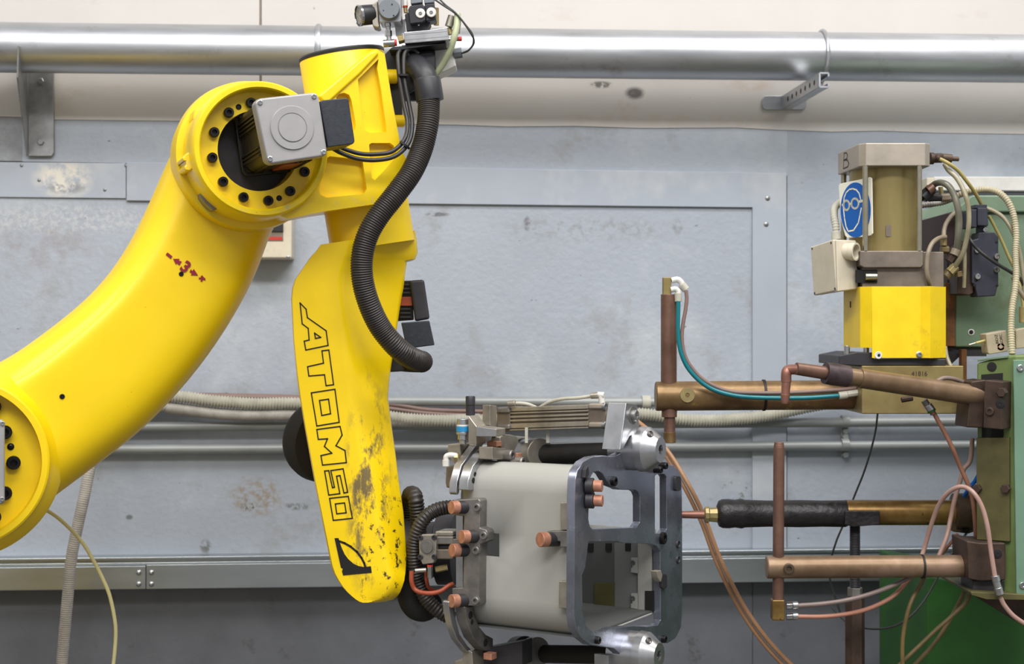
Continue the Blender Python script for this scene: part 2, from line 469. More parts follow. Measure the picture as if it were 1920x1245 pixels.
# ================================================================ the setting
WF = Frame(P(960, 622.5, 4.0), 4.0)
floor = Mesh().box((0, 1.0, -0.05), (1, 0, 0), (0, 1, 0), Z, 14, 12, 0.1).build('floor', 'floor'); floor['kind'] = 'structure'
wall = Mesh().prism2(WF, [(-4, -1.5), (4, -1.5), (4, 4.0), (-4, 4.0)], -0.006, -0.2).build('wall_back', 'seam'); wall['kind'] = 'structure'
def wpx(x0, y0, x1, y1): return [(x0, y0), (x1, y0), (x1, y1), (x0, y1)]
# cream painted upper sheets with a wavy lower edge
edge_l = [(-900, 214), (0, 218), (34, 219), (101, 224), (200, 225), (350, 226), (486, 228)]
edge_r = [(491, 228), (640, 230), (790, 233), (860, 234), (950, 237), (1080, 236), (1200, 240), (1380, 239), (1450, 243), (1560, 247), (1650, 245), (1760, 249), (1920, 252), (2700, 262)]
Mesh().prism(WF, [(-900, -900)] + edge_l + [(486, -900)], 0.004, -0.006).build('cream_sheet', 'wall_cream', wall)
cream_b = Mesh().prism(WF, [(491, -900)] + edge_r + [(2700, -900)], 0.004, -0.006).build('cream_sheet', 'wall_cream', wall)
Mesh().prism(WF, [(485, -900), (485, 228), (492, 228), (492, -900)], 0.0005, -0.006).build('joint_strip', 'seam', wall)
# grey sheets between the strips
Mesh().prism(WF, [(-900, 200), (-900, 296), (42, 302), (42, 200)], 0.000, -0.006).build('grey_sheet', 'wall_rough', wall)
Mesh().prism(WF, [(42, 200), (42, 303), (193, 305), (193, 200)], 0.001, -0.006).build('grey_sheet', 'wall_grey', wall)
Mesh().prism(WF, [(193, 200), (193, 305), (1476, 330), (1476, 230)], 0.0005, -0.006).build('grey_sheet', 'wall_grey', wall)
Mesh().prism(WF, [(1476, 230), (1476, 1064), (2700, 1050), (2700, 240)], 0.001, -0.006).build('grey_sheet', 'wall_grey', wall)
main_sheet = Mesh().prism(WF, [(-900, 355), (-900, 1085), (1410, 1066), (1410, 380)], 0.0, -0.006).build('grey_sheet', 'wall_grey', wall)
# dark dado below the trunking
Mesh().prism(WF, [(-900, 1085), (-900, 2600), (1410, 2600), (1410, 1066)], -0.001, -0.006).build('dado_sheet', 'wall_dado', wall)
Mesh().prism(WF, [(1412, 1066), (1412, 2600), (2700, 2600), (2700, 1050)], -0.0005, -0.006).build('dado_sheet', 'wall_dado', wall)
# cover strips
def strip(poly, d=0.006):
    return Mesh().prism(WF, poly, d, 0.0).build('cover_strip', 'wall_grey_smooth', wall, bevel=0.0015)
strip_a = strip([(-900, 295), (-900, 360), (236, 372), (236, 306)])
strip([(237, 304), (237, 376), (760, 382), (1411, 389), (1411, 1068), (1475, 1067), (1475, 325), (760, 312)], 0.009)
for q in A7((100, 360), (93, 484)): bolt('strip_screw', WF.pt(*q, 0.009), WF.n, 0.007, 0.003, 'steel', wall, 'dome')
for q in B3((126, 966), (228, 1052), (735, 966), (612, 1108)): bolt('strip_screw', WF.pt(*q, 0.006), WF.n, 0.0045 if q[0] != 228 else .006, 0.003, 'steel', wall, 'dome')

# stains and bare patches with a shape of their own
def stain(o, px, py, rx, ry, col, scale=40, lo=0.40, hi=0.55):
    c = WF.pt(px, py, 0.002) - WORLD[o.name]
    return (col, scale, lo, hi, (1, 1, 1), (tuple(c), (PX(rx, 4), 0.3, PX(ry, 4))))
def stained(o, base, marks):
    a = WALLP[base]
    o.data.materials[0] = M(base + '_stained', *a[0], **{**a[1], 'spots': a[1]['spots'] + [stain(o, *k) for k in marks]})
stained(main_sheet, 'wall_grey', [(988, 419, 8, 16, (104, 100, 104)), (480, 932, 60, 44, (150, 138, 122), 60, 0.42, 0.62), (470, 948, 22, 16, (104, 98, 90), 90, 0.5, 0.58), (555, 950, 34, 8, (120, 122, 124), 70, 0.45, 0.55), (385, 1025, 12, 16, (112, 116, 116), 80, 0.4, 0.5),
    (80, 460, 110, 60, (158, 158, 164), 20, 0.42, 0.6), (120, 410, 260, 34, (188, 190, 194), 90, 0.45, 0.6), (242, 970, 8, 6, (110, 116, 118), 30, 0.3, 0.4), (820, 402, 26, 5, (112, 114, 118), 60, 0.4, 0.5), (1270, 425, 12, 18, (140, 142, 146), 50, 0.42, 0.6), (1380, 930, 60, 60, (120, 118, 112), 60, 0.56, 0.66), (1100, 430, 200, 30, (152, 156, 162), 50, 0.48, 0.62)])
stained(cream_b, 'wall_cream', [(1127, 159, 26, 8, (118, 112, 110), 60, 0.42, 0.5), (1190, 175, 22, 14, (104, 98, 96), 50, 0.42, 0.5), (1400, 160, 60, 14, (196, 182, 170), 30, 0.4, 0.6), (1300, 225, 400, 18, (204, 194, 184), 20, 0.4, 0.6)])
stained(strip_a, 'wall_grey_smooth', [(120, 335, 62, 40, (224, 218, 206), 26, 0.40, 0.56), (125, 352, 44, 14, (150, 152, 156), 36, 0.44, 0.52)])
# ---------------------------------------------------------------- galvanised trunking along the wall
tr = thing('cable_trunking', 'long galvanised metal cable trunking running low across the wall', 'cable trunking', WF.at(0, WF.loc(960, 1095, 0)[1], 0))
yl = lambda x: 1047 - 0.0112 * x
def trunk(x0, x1, y0, y1, d0, d1):
    return [(x0, yl(x0) + y0), (x1, yl(x1) + y0), (x1, yl(x1) + y1), (x0, yl(x0) + y1)], d0, d1
a = trunk(-700, 2500, 0, 57, 0.045, 0.0); Mesh().prism(WF, *a).build('back_channel', 'galv_rail', tr)
a = trunk(-700, 2500, 0, 6, 0.056, 0.03); Mesh().prism(WF, *a).build('upper_lip', 'galv_rail', tr, bevel=0.003)
a = trunk(-700, 2500, 10, 16, 0.051, 0.03); Mesh().prism(WF, *a).build('upper_lip', 'galv_rail', tr, bevel=0.003)
a = trunk(-700, 273, 17, 61, 0.060, 0.02); lid_a = Mesh().prism(WF, *a).build('lid', 'galv_rail', tr, bevel=0.002)
a = trunk(274, 2500, 15, 61, 0.0605, 0.02); lid_b = Mesh().prism(WF, *a).build('lid', 'galv_rail', tr, bevel=0.002)
for q in B4((781, 580), (852, 580), (780, 645), (852, 645)): bolt('lid_screw', WF.pt(*q, 0.060), WF.n, 0.0072, 0.005, 'chrome', lid_a if q[0] < 273 else lid_b, 'dome')

# ---------------------------------------------------------------- big pipe under the roof edge
pd = 0.16
pa = WF.pt(-500, 84.5, pd); pb = WF.pt(2400, 112.5, pd)
pa = WF.at(-2.4, WF.loc(0, 90.5, pd)[1], pd); pb = WF.at(2.6, WF.loc(1920, 108.5, pd)[1], pd)
rp_ = PX(46.5, WF.pt(300, 95, pd).y)
vp = thing('ventilation_pipe', 'large shiny galvanised pipe running across the top of the wall', 'pipe', (pa + pb) / 2)
du = (pb - pa).normalized()
def on_pipe(px):
    t0 = WF.loc(px, 95, pd)[0]; return pa + du * (t0 + 2.4)
Mesh().lathe(pa, du, [(0, rp_), ((pb - pa).length, rp_)], 64).build('pipe_barrel', 'galv', vp)
c = on_pipe(598)
Mesh().lathe(c - du * 0.008, du, [(0, rp_ - 0.001), (0.002, rp_ + 0.004), (0.008, rp_ + 0.006), (0.014, rp_ + 0.004), (0.016, rp_ - 0.001)], 64).build('coupling_bead', 'galv', vp)
# left support bracket: back plate with a tapering flange
br = thing('pipe_bracket', 'bent steel bracket with tapering flange under the left end of the pipe', 'bracket', WF.pt(75, 292, 0))
bp_ = Mesh().prism(WF, B3((163, 400), (312, 400), (315, 890), (300, 912), (163, 912)), 0.014, 0.004).build('back_plate', 'steel', br, bevel=0.002)
w_lo = WF.pt(52, 293, 0.012); w_hi = WF.pt(52, 110, 0.012); o_hi = WF.pt(36, 86, 0.235); o_lo = WF.pt(34, 145, 0.225)
m = Mesh(); th = WF.u * 0.004
m.hexa([w_lo, o_lo, o_hi, w_hi], [w_lo - th, o_lo - th, o_hi - th, w_hi - th])
m.build('flange', 'steel', br)
for q in B3((238, 475), (238, 828)): bolt('bracket_screw', WF.pt(*q, 0.014), WF.n, 0.009, 0.006, 'steel', bp_, 'hex')
# right support: perforated strut standing out from the wall
sb = thing('strut_bracket', 'perforated galvanised strut arm standing out from the wall below the pipe', 'bracket', WF.pt(1470, 207, 0))
Mesh().prism(WF, [(x, y) for x, y in rrect(1429, 179, 1512, 206, 9)], 0.010, 0.004).build('base_plate', 'galv', sb, bevel=0.002)
s0 = WF.pt(1474, 193, 0.01); s1 = s0 + WF.n * 0.37
h = 0.034; wd = 0.022; t_ = 0.004
def bar(c0, c1, su, sw): return Mesh().box((c0 + c1) / 2, WF.u, WF.w, WF.n, su, sw, (c1 - c0).length)
bar(s0 - WF.u * wd / 2, s1 - WF.u * wd / 2, t_, h).build('strut_web', 'galv', sb)
bar(s0 + WF.w * h / 2, s1 + WF.w * h / 2, wd, t_).build('strut_flange', 'galv', sb)
bar(s0 - WF.w * h / 2, s1 - WF.w * h / 2, wd, t_).build('strut_flange', 'galv', sb)
for sg in (1, -1): bar(s0 + WF.u * wd / 2 + WF.w * sg * h * 0.38, s1 + WF.u * wd / 2 + WF.w * sg * h * 0.38, t_, h * .26).build('strut_lip', 'galv', sb)
for i in range(7):
    c = s0 + WF.n * (0.07 + i * 0.043) - WF.u * (wd / 2 + t_ / 2)
    bolt('strut_hole', c, -WF.u, 0.007, 0.0006, 'dark_gap', sb, 'dome')
m = Mesh(); cc = on_pipe(1540); e2 = Z; ring = []
for i in range(33):
    t = 2 * math.pi * i / 32; ring.append(cc + (WF.n * math.cos(t) + Z * math.sin(t)) * (rp_ + 0.004) + du * 0.0)
m.tube(ring, 0.005, 8, raw=True, caps=(False, False)); m.build('pipe_clamp', 'galv', sb)
Mesh().cyl(cc - Z * (rp_ + .002), Vector((cc.x, cc.y, s1.z + h / 2)), 0.005, seg=10).build('clamp_stud', 'galv', sb)

# ---------------------------------------------------------------- conduits on the wall
def wcond(name, label, y0, y1, x0, x1, rpx, mat, d=0.03, rib=None, group='conduits along the wall', mid=None):
    pts = [WF.pt(x0, y0, d)]
    if mid: pts += [WF.pt(mx, my, d) for mx, my in mid]
    pts.append(WF.pt(x1, y1, d))
    r = PX(rpx, 4.0); m = Mesh()
    if rib: m.ribbed(pts, r, r * rib[0], PX(rib[1], 4.0), 14)
    else: m.tube(pts, r, 16)
    return tag(m.build(name, mat, angle=70), label, 'conduit', group)
wcond('rigid_conduit', 'lowest straight grey conduit on the wall above the trunking', 846, 833, -500, 2200, 9, 'conduit_grey', 0.025)
wcond('rigid_conduit', 'straight grey conduit just above the lowest one on the wall', 805, 788, -500, 2200, 9, 'conduit_grey', 0.03)
wcond('rigid_conduit', 'short pale conduit level with the brown hoses behind the fixture', 752, 754, 690, 1232, 9, 'conduit_grey', 0.025)
wcond('flexible_conduit', 'cream ribbed flexible conduit sagging along the wall behind the forearm', 742, 748, -300, 1600, 12, 'conduit_cream', 0.06, (0.26, 5.5), mid=[(0, 738), (300, 742), (400, 752), (480, 757), (560, 757), (660, 770), (760, 785), (860, 789), (960, 786), (1080, 779), (1200, 776), (1300, 788), (1400, 784), (1460, 775), (1520, 762)])
wcond('flexible_conduit', 'taupe smooth flexible conduit under the cream ribbed one', 770, 786, -300, 900, 11, 'conduit_taupe', 0.055, (0.06, 3.5), mid=[(0, 762), (280, 762), (320, 765), (400, 775), (470, 779), (560, 778), (660, 783), (760, 790)])
wcond('brown_hose', 'upper thin brown hose lying along the wall conduits', 745, 790, -300, 1204, 4.2, 'hose_brown_wall', 0.03, mid=[(150, 739), (345, 740), (450, 742), (560, 745), (730, 758), (800, 768), (880, 771), (960, 772), (1080, 772), (1160, 776)], group='hoses along the wall')
wcond('brown_hose', 'lower thin brown hose lying along the wall conduits', 750, 792, -300, 1200, 4.0, 'hose_brown_wall', 0.035, mid=[(150, 740), (345, 741), (450, 744), (560, 748), (660, 758), (730, 766), (800, 775), (880, 779), (960, 780), (1080, 778), (1160, 780)], group='hoses along the wall')
cl = thing('conduit_clamp', 'small steel standoff clamp holding the two straight conduits by the welder', 'clamp', WF.pt(1584, 862, 0))
Mesh().prism(WF, rrect(1577, 778, 1591, 858, 5), 0.012, 0.0).build('clamp_bar', 'conduit_grey', cl, bevel=0.002)
for y, yc in ((790, 790), (834, 834)):
    c = WF.pt(1584, y, 0.027); band('saddle', 'conduit_grey', cl, c, WF.u, PX(9.5, 4), 0.02)
for y in (808, 819, 852): bolt('clamp_nut', WF.pt(1584, y, 0.012), WF.n, 0.009, 0.012, 'conduit_grey', cl, 'hex')
# saddle on the pale conduit beside the upper welding arm
sc_ = band('conduit_saddle', 'conduit_cream', None, WF.pt(1211, 754, 0.025), WF.u, PX(10.5, 4), 0.022); tag(sc_, 'small pale saddle around the short conduit left of the upper arm', 'clamp')
# switch box behind the big arm
bx_ = thing('switch_box', 'cream switch box with red label half hidden behind the curved arm', 'switch box', WF.pt(505, 492, 0))
Mesh().prism(WF, rrect(440, 395, 547, 484, 3), 0.10, 0.0).build('box_body', 'beige_plastic', bx_, bevel=0.004)
Mesh().prism(WF, wpx(455, 405, 531, 452), 0.1012, 0.09).build('switch_plate', 'cast_taupe', bx_)
Mesh().prism(WF, wpx(460, 444, 529, 450), 0.1020, 0.10).build('red_label', 'red_part', bx_)
Mesh().prism(WF, wpx(508, 419, 531, 434), 0.106, 0.10).build('rocker', 'black_plastic', bx_, bevel=0.001)
bolt('lid_screw', WF.pt(540, 482, 0.10), WF.n, 0.005, 0.002, 'steel', bx_, 'dome')
# pale ledge behind the welder
lg = thing('wall_ledge', 'white horizontal cable duct on the wall behind the welder hoses', 'cable duct', WF.pt(2000, 358, 0))
Mesh().prism(WF, [(1752, 331), (1752, 357), (2500, 362), (2500, 331)], 0.055, 0.0).build('duct_cover', 'white_plastic', lg, bevel=0.003)
Mesh().prism(WF, [(1738, 333), (1738, 358), (1753, 358), (1753, 333)], 0.058, 0.0).build('end_cap', 'beige_plastic', lg, bevel=0.003)
Mesh().prism(WF, [(1745, 360), (1745, 380), (2500, 386), (2500, 364)], 0.03, 0.0).build('duct_back', 'wall_grey_smooth', lg)
# lower left flexible conduit and pale hose
hose('flexible_conduit', 'grey ribbed conduit hanging diagonally below the curved arm at lower left', 'conduit', [(200, 770, 3.80), (186, 812, 3.72), (172, 862, 3.64), (157, 935, 3.62), (146, 985, 3.62), (134, 1047, 3.62), (126, 1130, 3.62), (119, 1210, 3.62), (112, 1300, 3.62), (107, 1420, 3.64)], 11, 'conduit_taupe', (0.07, 4))
hose('pale_hose', 'thin pale yellow hose arching down below the curved arm', 'hose', [(40, 925, 3.1), (73, 948, 3.1), (105, 968, 3.1), (133, 993, 3.1), (155, 1018, 3.1), (173, 1047, 3.1), (192, 1084, 3.1), (205, 1115, 3.1), (214, 1155, 3.1), (217, 1190, 3.1), (212, 1250, 3.1), (200, 1330, 3.1)], 3.6, 'pale_yellow')
# ================================================================ the robot
RF = Frame(P(490, 280, 2.75), 20.0)
rob = thing('industrial_robot', 'big yellow six axis industrial robot arm in front of the grey wall', 'robot', (-1.25, 2.62, 0))
# ---- lower arm: curved, tapering, soft ridge along its upper edge
DF = -0.13
secs = [((392, 176), (588, 340)), ((352, 228), (560, 392)), ((318, 296), (532, 412)), ((288, 366), (512, 425)), ((254, 440), (500, 456)), ((210, 510), (478, 520)),
        ((158, 566), (440, 592)), ((93, 617), (391, 668)), ((42, 654), (330, 743)), ((0, 680), (261, 813)), ((-60, 706), (186, 869)), ((-140, 748), (84, 946)), ((-205, 815), (10, 998)), ((-228, 880), (-70, 1020))]
prof = [(-1.0, -0.12), (-0.985, -0.075), (-0.94, -0.045), (-0.84, -0.018), (-0.70, 0.0), (-0.60, 0.007), (-0.45, 0.008), (-0.2, 0.008), (0.1, 0.008), (0.35, 0.008), (0.55, 0.004), (0.72, -0.006), (0.86, -0.026), (0.95, -0.055), (0.99, -0.09), (1.0, -0.13), (0.97, -0.18), (0.85, -0.215), (0.5, -0.23), (-0.5, -0.23), (-0.85, -0.215), (-0.97, -0.18)]
rings = []
for (l, r) in secs:
    a = Vector(RF.loc(*l, DF - 0.1)); b = Vector(RF.loc(*r, DF - 0.1)); c = (a + b) / 2; hw = (b - a) / 2
    rings.append([RF.at(c.x + hw.x * k, c.y + hw.y * k, DF + d) for k, d in prof])
arm = Mesh().ring_loft(rings).build('lower_arm', 'yellow', rob, sub=2, angle=180)
# marks on the arm: minus, arrow, 3, arrow, plus
dm = DF + 0.0096
def mark(poly, mat='red_ink', name='axis_mark', d=dm):
    return Mesh().prism(RF, poly, d, d - 0.001).build(name, mat, arm)
mark(A5((667, 80), (674, 71), (694, 87), (687, 97)))
mark(A5((697, 97), (722, 97), (720, 104), (731, 108), (722, 124), (712, 114), (708, 121)))
mark(A5((768, 139), (774, 146), (780, 138), (797, 164), (768, 163), (772, 156), (763, 150)))
mark(A5((808, 167), (814, 163), (819, 170), (826, 176), (827, 184), (818, 181), (812, 190), (806, 186), (811, 178), (800, 180), (801, 171), (808, 173)))
c3 = RF.pt(*A5((746, 131))[0], dm + 0.0006); ang = math.radians(-38)
text_obj('3', 0.030, 'axis_number', 'red_ink', arm, c3, RF.u * math.cos(ang) + RF.w * math.sin(ang), RF.w * math.cos(ang) - RF.u * math.sin(ang), RF.n, bold=0.0012)
for q, r in ((A5((729, 158))[0], 0.0045), (A5((250, 651))[0], 0.0048)):
    bolt('plug_screw', RF.pt(*q, DF + 0.008), RF.n, r, 0.002, 'bolt_black', arm, 'socket')
# ---- shoulder boss (joint 2) with ring, bolts and motor
jc = RF.loc(-75, 870, -0.085); jd = lambda d: RF.at(jc[0], jc[1], d)
Mesh().lathe(jd(-0.15), RF.n, [(0, 0.180), (0.020, 0.172), (0.034, 0.162), (0.050, 0.155), (0.063, 0.1525), (0.066, 0.149), (0.066, 0.139), (0.032, 0.1385), (0.032, 0.02), (0.0, 0.02)], 72).build('shoulder_boss', 'yellow', rob)
for q, r in ((C8((98, 650))[0], 0.0125), (C8((36, 428))[0], 0.0125), (C8((36, 872))[0], 0.0125)):
    bolt('shoulder_bolt', RF.pt(*q, -0.118), RF.n, r, 0.014, 'bolt_black', rob)
bolt('shoulder_pin', RF.pt(*C8((78, 535))[0], -0.118), RF.n, 0.0065, 0.004, 'bolt_black', rob, 'dome')
for a in (60, 100, 140, 180, 220, 260, 300):
    t = math.radians(a); bolt('shoulder_bolt', RF.at(jc[0] + 0.115 * math.cos(t), jc[1] + 0.115 * math.sin(t), -0.118), RF.n, 0.0125, 0.014, 'bolt_black', rob)
ml = [RF.loc(x, y, 0.02) for x, y in rrect(-150, 787, 9, 946, 9)]
smc = Mesh().prism2(RF, ml, 0.02, -0.01).build('shoulder_motor_cap', 'motor_cap', rob, bevel=0.004)
for q in ((5, 794), (4, 936)): bolt('cap_screw', RF.pt(*q, 0.02), RF.n, 0.004, 0.002, 'steel', smc, 'socket')
ml2 = [RF.loc(x, y, 0.02) for x, y in rrect(-146, 792, 4, 941, 12)]
Mesh().prism2(RF, ml2, -0.01, -0.12).build('shoulder_motor_body', 'motor_black', rob, bevel=0.003)
# ---- turret and pedestal left of the frame
tz = lambda z: z - RF.o.z
tR = RF.loc(-45, 1100, -0.40)[0]
Mesh().prism2(RF, [(tR - 0.42, tz(0.62)), (tR, tz(0.62)), (tR - 0.01, jc[1] + 0.02), (tR - 0.08, jc[1] + 0.14), (tR - 0.26, jc[1] + 0.17), (tR - 0.38, jc[1] + 0.05)], -0.38, -0.62).build('turret', 'yellow', rob, bevel=0.03, seg=4)
tb = RF.at(tR - 0.30, 0, -0.48)
Mesh().lathe((tb.x, tb.y, 0), Z, [(0, 0.34), (0.03, 0.34), (0.035, 0.25), (0.40, 0.24), (0.45, 0.28), (0.60, 0.28), (0.64, 0.26)], 48).build('pedestal', 'yellow', rob)
Mesh().cyl(jd(-0.16), jd(-0.62), 0.145, seg=40).build('shoulder_shaft', 'yellow', rob)

# ---- elbow joint: flange, ring, bolts
ec = RF.loc(490, 279, 0.02); ed = lambda d: RF.at(ec[0], ec[1], d)
el = Mesh().lathe(ed(-0.17), RF.n, [(0, 0.128), (0.128, 0.128), (0.170, 0.1265), (0.190, 0.1235), (0.193, 0.121), (0.193, 0.113), (0.190, 0.1105), (0.158, 0.1085), (0.158, 0.0745), (0.10, 0.0735), (0.10, 0.01), (0.0, 0.01)], 80).build('elbow_ring', 'yellow_cast', rob)
Mesh().lathe(ed(-0.072), RF.n, [(0, 0.02), (0, 0.0732), (0.005, 0.0732), (0.005, 0.02)], 40).build('bore_floor', 'charcoal', el)
Mesh().lathe(ed(-0.20), RF.n, [(0, 0.120), (0.02, 0.139), (0.085, 0.143), (0.115, 0.140), (0.118, 0.12)], 72).build('elbow_flange', 'yellow', rob)
Mesh().prism(RF, A2((90, 690), (115, 660), (150, 640), (200, 610), (215, 690), (180, 760), (150, 790), (115, 785), (105, 760), (120, 745), (118, 715), (98, 712)), -0.01, -0.09).build('stop_lug', 'yellow_cast', rob, bevel=0.003)
Mesh().prism(RF, A2((170, 400), (182, 320), (205, 292), (290, 258), (330, 300), (240, 420)), -0.03, -0.10).build('stop_lug', 'yellow', rob, bevel=0.006)
Mesh().prism(RF, A2((228, 955), (262, 945), (300, 1020), (370, 1085), (330, 1098), (270, 1045), (238, 1000)), -0.045, -0.10).build('rubber_stop', 'alu_dull', rob, bevel=0.003)
for q in A2((335, 493), (320, 690), (403, 877), (562, 998), (755, 1024), (925, 950), (1037, 800), (448, 340), (620, 265)):
    bolt('elbow_bolt', RF.pt(*q, -0.012), RF.n, 0.0092, 0.012, 'bolt_black', el)
for q in A2((528, 293), (843, 1003)):
    bolt('dowel_hole', RF.pt(*q, -0.0125), RF.n, 0.0052, 0.003, 'bolt_black', el, 'hole')
# ---- elbow motor
plate_px = A2((655, 262), (672, 236), (700, 224), (1105, 180), (1135, 188), (1152, 212), (1218, 630), (1214, 660), (1190, 676), (790, 736), (762, 722), (745, 700))
mp_ = [RF.loc(x, y, 0.165) for x, y in plate_px]
mc = Vector((sum(p[0] for p in mp_) / len(mp_), sum(p[1] for p in mp_) / len(mp_)))
mot = Mesh().prism2(RF, mp_, 0.165, 0.128).build('motor_cap', 'motor_cap', rob, bevel=0.004, seg=3)
ra = math.radians(8.0)
def mloc(a, b): return (mc.x + a * math.cos(ra) - b * math.sin(ra), mc.y + a * math.sin(ra) + b * math.cos(ra))
cq = RF.at(*mloc(0.0, 0.0), 0.165)
cpx = A2((945, 455))[0]; cq = RF.pt(*cpx, 0.165)
Mesh().lathe(cq - RF.n * 0.002, RF.n, [(0, 0.0385), (0.0035, 0.0385), (0.0045, 0.0375), (0.0045, 0.0260), (0.0032, 0.0255), (0.0032, 0.0245), (0.0055, 0.0240), (0.0055, 0)], 56).build('cap_disc', 'motor_cap', mot)
for q in A2((695, 259), (1115, 212), (1190, 645), (773, 697)): bolt('cap_screw', RF.pt(*q, 0.165), RF.n, 0.0045, 0.002, 'chrome', mot, 'socket')
hs = 0.0535
body = [mloc(a, b) for a, b in rrect(-hs, -hs, hs, hs, 0.012, 3)]
mb = Mesh().prism2(RF, body, 0.128, -0.055).build('motor_body', 'motor_black', rob, bevel=0.002)
for sgn, ax in ((-1, 0), (-1, 1)):
    for k in (-0.040, -0.033, -0.026, 0.012, 0.019, 0.026, 0.033):
        if ax == 0: pts = [mloc(-hs - 0.004, k), mloc(-hs + 0.002, k), mloc(-hs + 0.002, k + 0.0028), mloc(-hs - 0.004, k + 0.0028)]
        else: pts = [mloc(k, -hs - 0.004), mloc(k + 0.0028, -hs - 0.004), mloc(k + 0.0028, -hs + 0.002), mloc(k, -hs + 0.002)]
        Mesh().prism2(RF, pts, 0.127, -0.04).build('cooling_fin', 'motor_black', mb)
Mesh().prism2(RF, [mloc(a, b) for a, b in rrect(-hs * 1.12, -hs * 1.12, hs * 1.12, hs * 1.12, 0.012, 3)], -0.040, -0.056).build('motor_flange', 'motor_black', mb, bevel=0.002)
for a, b in ((-0.0475, 0.048), (-0.048, -0.048), (0.0, -0.053)): bolt('flange_bolt', RF.at(*mloc(a, b), -0.040), RF.n, 0.0065, 0.02, 'bolt_black', mb)
Mesh().prism2(RF, [mloc(-0.009, -0.0575), mloc(0.024, -0.0575), mloc(0.024, -0.052), mloc(-0.009, -0.052)], 0.10, -0.01).build('type_plate', 'hose_orange', mb)
# connector box on the motor
cb = [RF.loc(x, y, 0.142) for x, y in A2((1158, 248), (1192, 238), (1372, 222), (1386, 236), (1434, 560), (1420, 580), (1225, 606), (1218, 590))]
cbo = Mesh().prism2(RF, cb, 0.142, 0.060).build('connector_box', 'black_box', rob, bevel=0.002)
# ---- web casting with pockets
outer = list(reversed(ell(490, 279, 113, 118, 18, -50, 84))) + [(598, 176), (605, 170), (697, 94), (707, 92), (721, 101), (727, 140), (735, 190), (745, 240), (752, 278), (767, 312), (758, 345), (742, 364), (702, 383), (604, 397), (540, 410)]
PA = A1((622, 404), (480, 545), (484, 600), (512, 850), (530, 895), (562, 912), (676, 906), (672, 860), (640, 620), (612, 470))
PB = A1((330, 668), (350, 645), (385, 636), (420, 650), (436, 690), (466, 850), (462, 890), (430, 905), (380, 880))
PC = [(692, 271), (697, 268), (731, 268), (738, 273), (744, 292), (722, 318), (703, 338), (697, 333)]
PD = A2((1218, 690), (1240, 676), (1470, 700), (1495, 720), (1526, 930), (1510, 962), (1470, 972), (1215, 998), (1165, 975), (1155, 940), (1175, 860))
web = Mesh().prism(RF, outer, 0.0, -0.15, [PA, PB, PC, PD], 0.016).build('web_casting', 'yellow_cast', rob, bevel=0.0035, seg=3)
# ridge running to the top of the tube
Mesh().prism(RF, [(596, 180), (692, 98), (706, 93), (712, 100), (676, 138), (612, 196)], 0.006, -0.01).build('web_ridge', 'yellow_cast', web, bevel=0.005, seg=3)
for q0, q1, r in (((722, 143.5), (743.5, 143.5), 13.5), ((733, 227), (757, 227), 11.5)):
    Mesh().cyl(RF.pt(*q0, -0.05), RF.pt(*q1, -0.05), PX(r, 2.86), seg=28).build('side_boss', 'yellow', web, bevel=0.002)
# ---- roll tube (joint 4)
t0 = RF.at(*RF.loc(641, 106, -0.12), -0.12); t1 = RF.at(*RF.loc(699, 462, -0.12), -0.12)
tl = (t1 - t0).length
Mesh().lathe(t1, t0 - t1, [(0, 0.0835), (tl - 0.003, 0.0835), (tl, 0.082)], 64).build('roll_tube', 'yellow', rob)
Mesh().lathe(t0, t0 - t1, [(-0.001, 0.0838), (0.004, 0.0842), (0.007, 0.082), (0.007, 0)], 64).build('tube_cap', 'black_plastic', rob)
# ---- forearm with the lettering
FF = Frame(P(600, 800, 2.84), -10.0)
lev = [(457, 600, 655, 676, 779), (468, 592, 650, 664, 782), (479, 583, 646, 661, 784), (486, 578, 642, 656, 779), (489, 576, 641, 655, 764), (508, 563, 634, 650, 761), (524, 552, 631, 648, 759), (540, 547, 630, 648, 757), (560, 545, 632, 650, 753), (600, 547, 634, 656, 747), (640, 549, 638, 662, 741), (700, 555, 644, 668, 732),
       (745, 561, 650, 673, 728), (800, 570, 660, 684, 735), (850, 579, 670, 694, 742), (900, 588, 681, 705, 748), (960, 600, 697, 717, 757), (1010, 610, 710, 727, 761), (1040, 616, 717, 733, 763), (1060, 620, 722, 737, 762), (1075, 625, 726, 741, 761), (1088, 632, 728, 744, 759), (1100, 640, 727, 743, 755), (1110, 649, 722, 738, 751), (1118, 658, 715, 732, 746), (1124, 666, 707, 722, 738), (1128, 673, 698, 710, 724), (1130, 680, 690, 697, 706)]
rings = []
for y, l, c1, c2, r in lev:
    k = {457: 0.15, 468: 0.11, 479: 0.03}.get(y, 0.0); yy = lambda x: y - (x - 612) * k
    L_ = FF.pt(l, yy(l)); C_ = FF.pt(c1, yy(c1)); K_ = P((c1 + c2) / 2, yy(c1), C_.y + 0.002); D_ = P(c2, yy(c2), C_.y + 0.011)
    R_ = P(r, yy(r), C_.y + 0.011 + PX(r - c2, 2.85) * 0.95)
    back = (C_.x - L_.x)
    BR = R_ + Vector((-0.015, 0.09, 0)); BL = L_ + Vector((0.05, 0.17, 0)); BM = L_ + Vector((0.003, 0.045, 0)); L0 = L_ + Vector((0.0, 0.006, 0)); L1 = L_.lerp(C_, 0.035)
    R0 = R_.lerp(D_, 0.06); R1 = R_ + Vector((-0.001, 0.006, 0))
    rings.append([L0, L1, L_.lerp(C_, 0.5), C_, K_, D_, R0, R1, BR, BL, BM])
fa = Mesh().ring_loft(rings).build('forearm', 'yellow_worn', rob, angle=42)
EPS = 0.0008
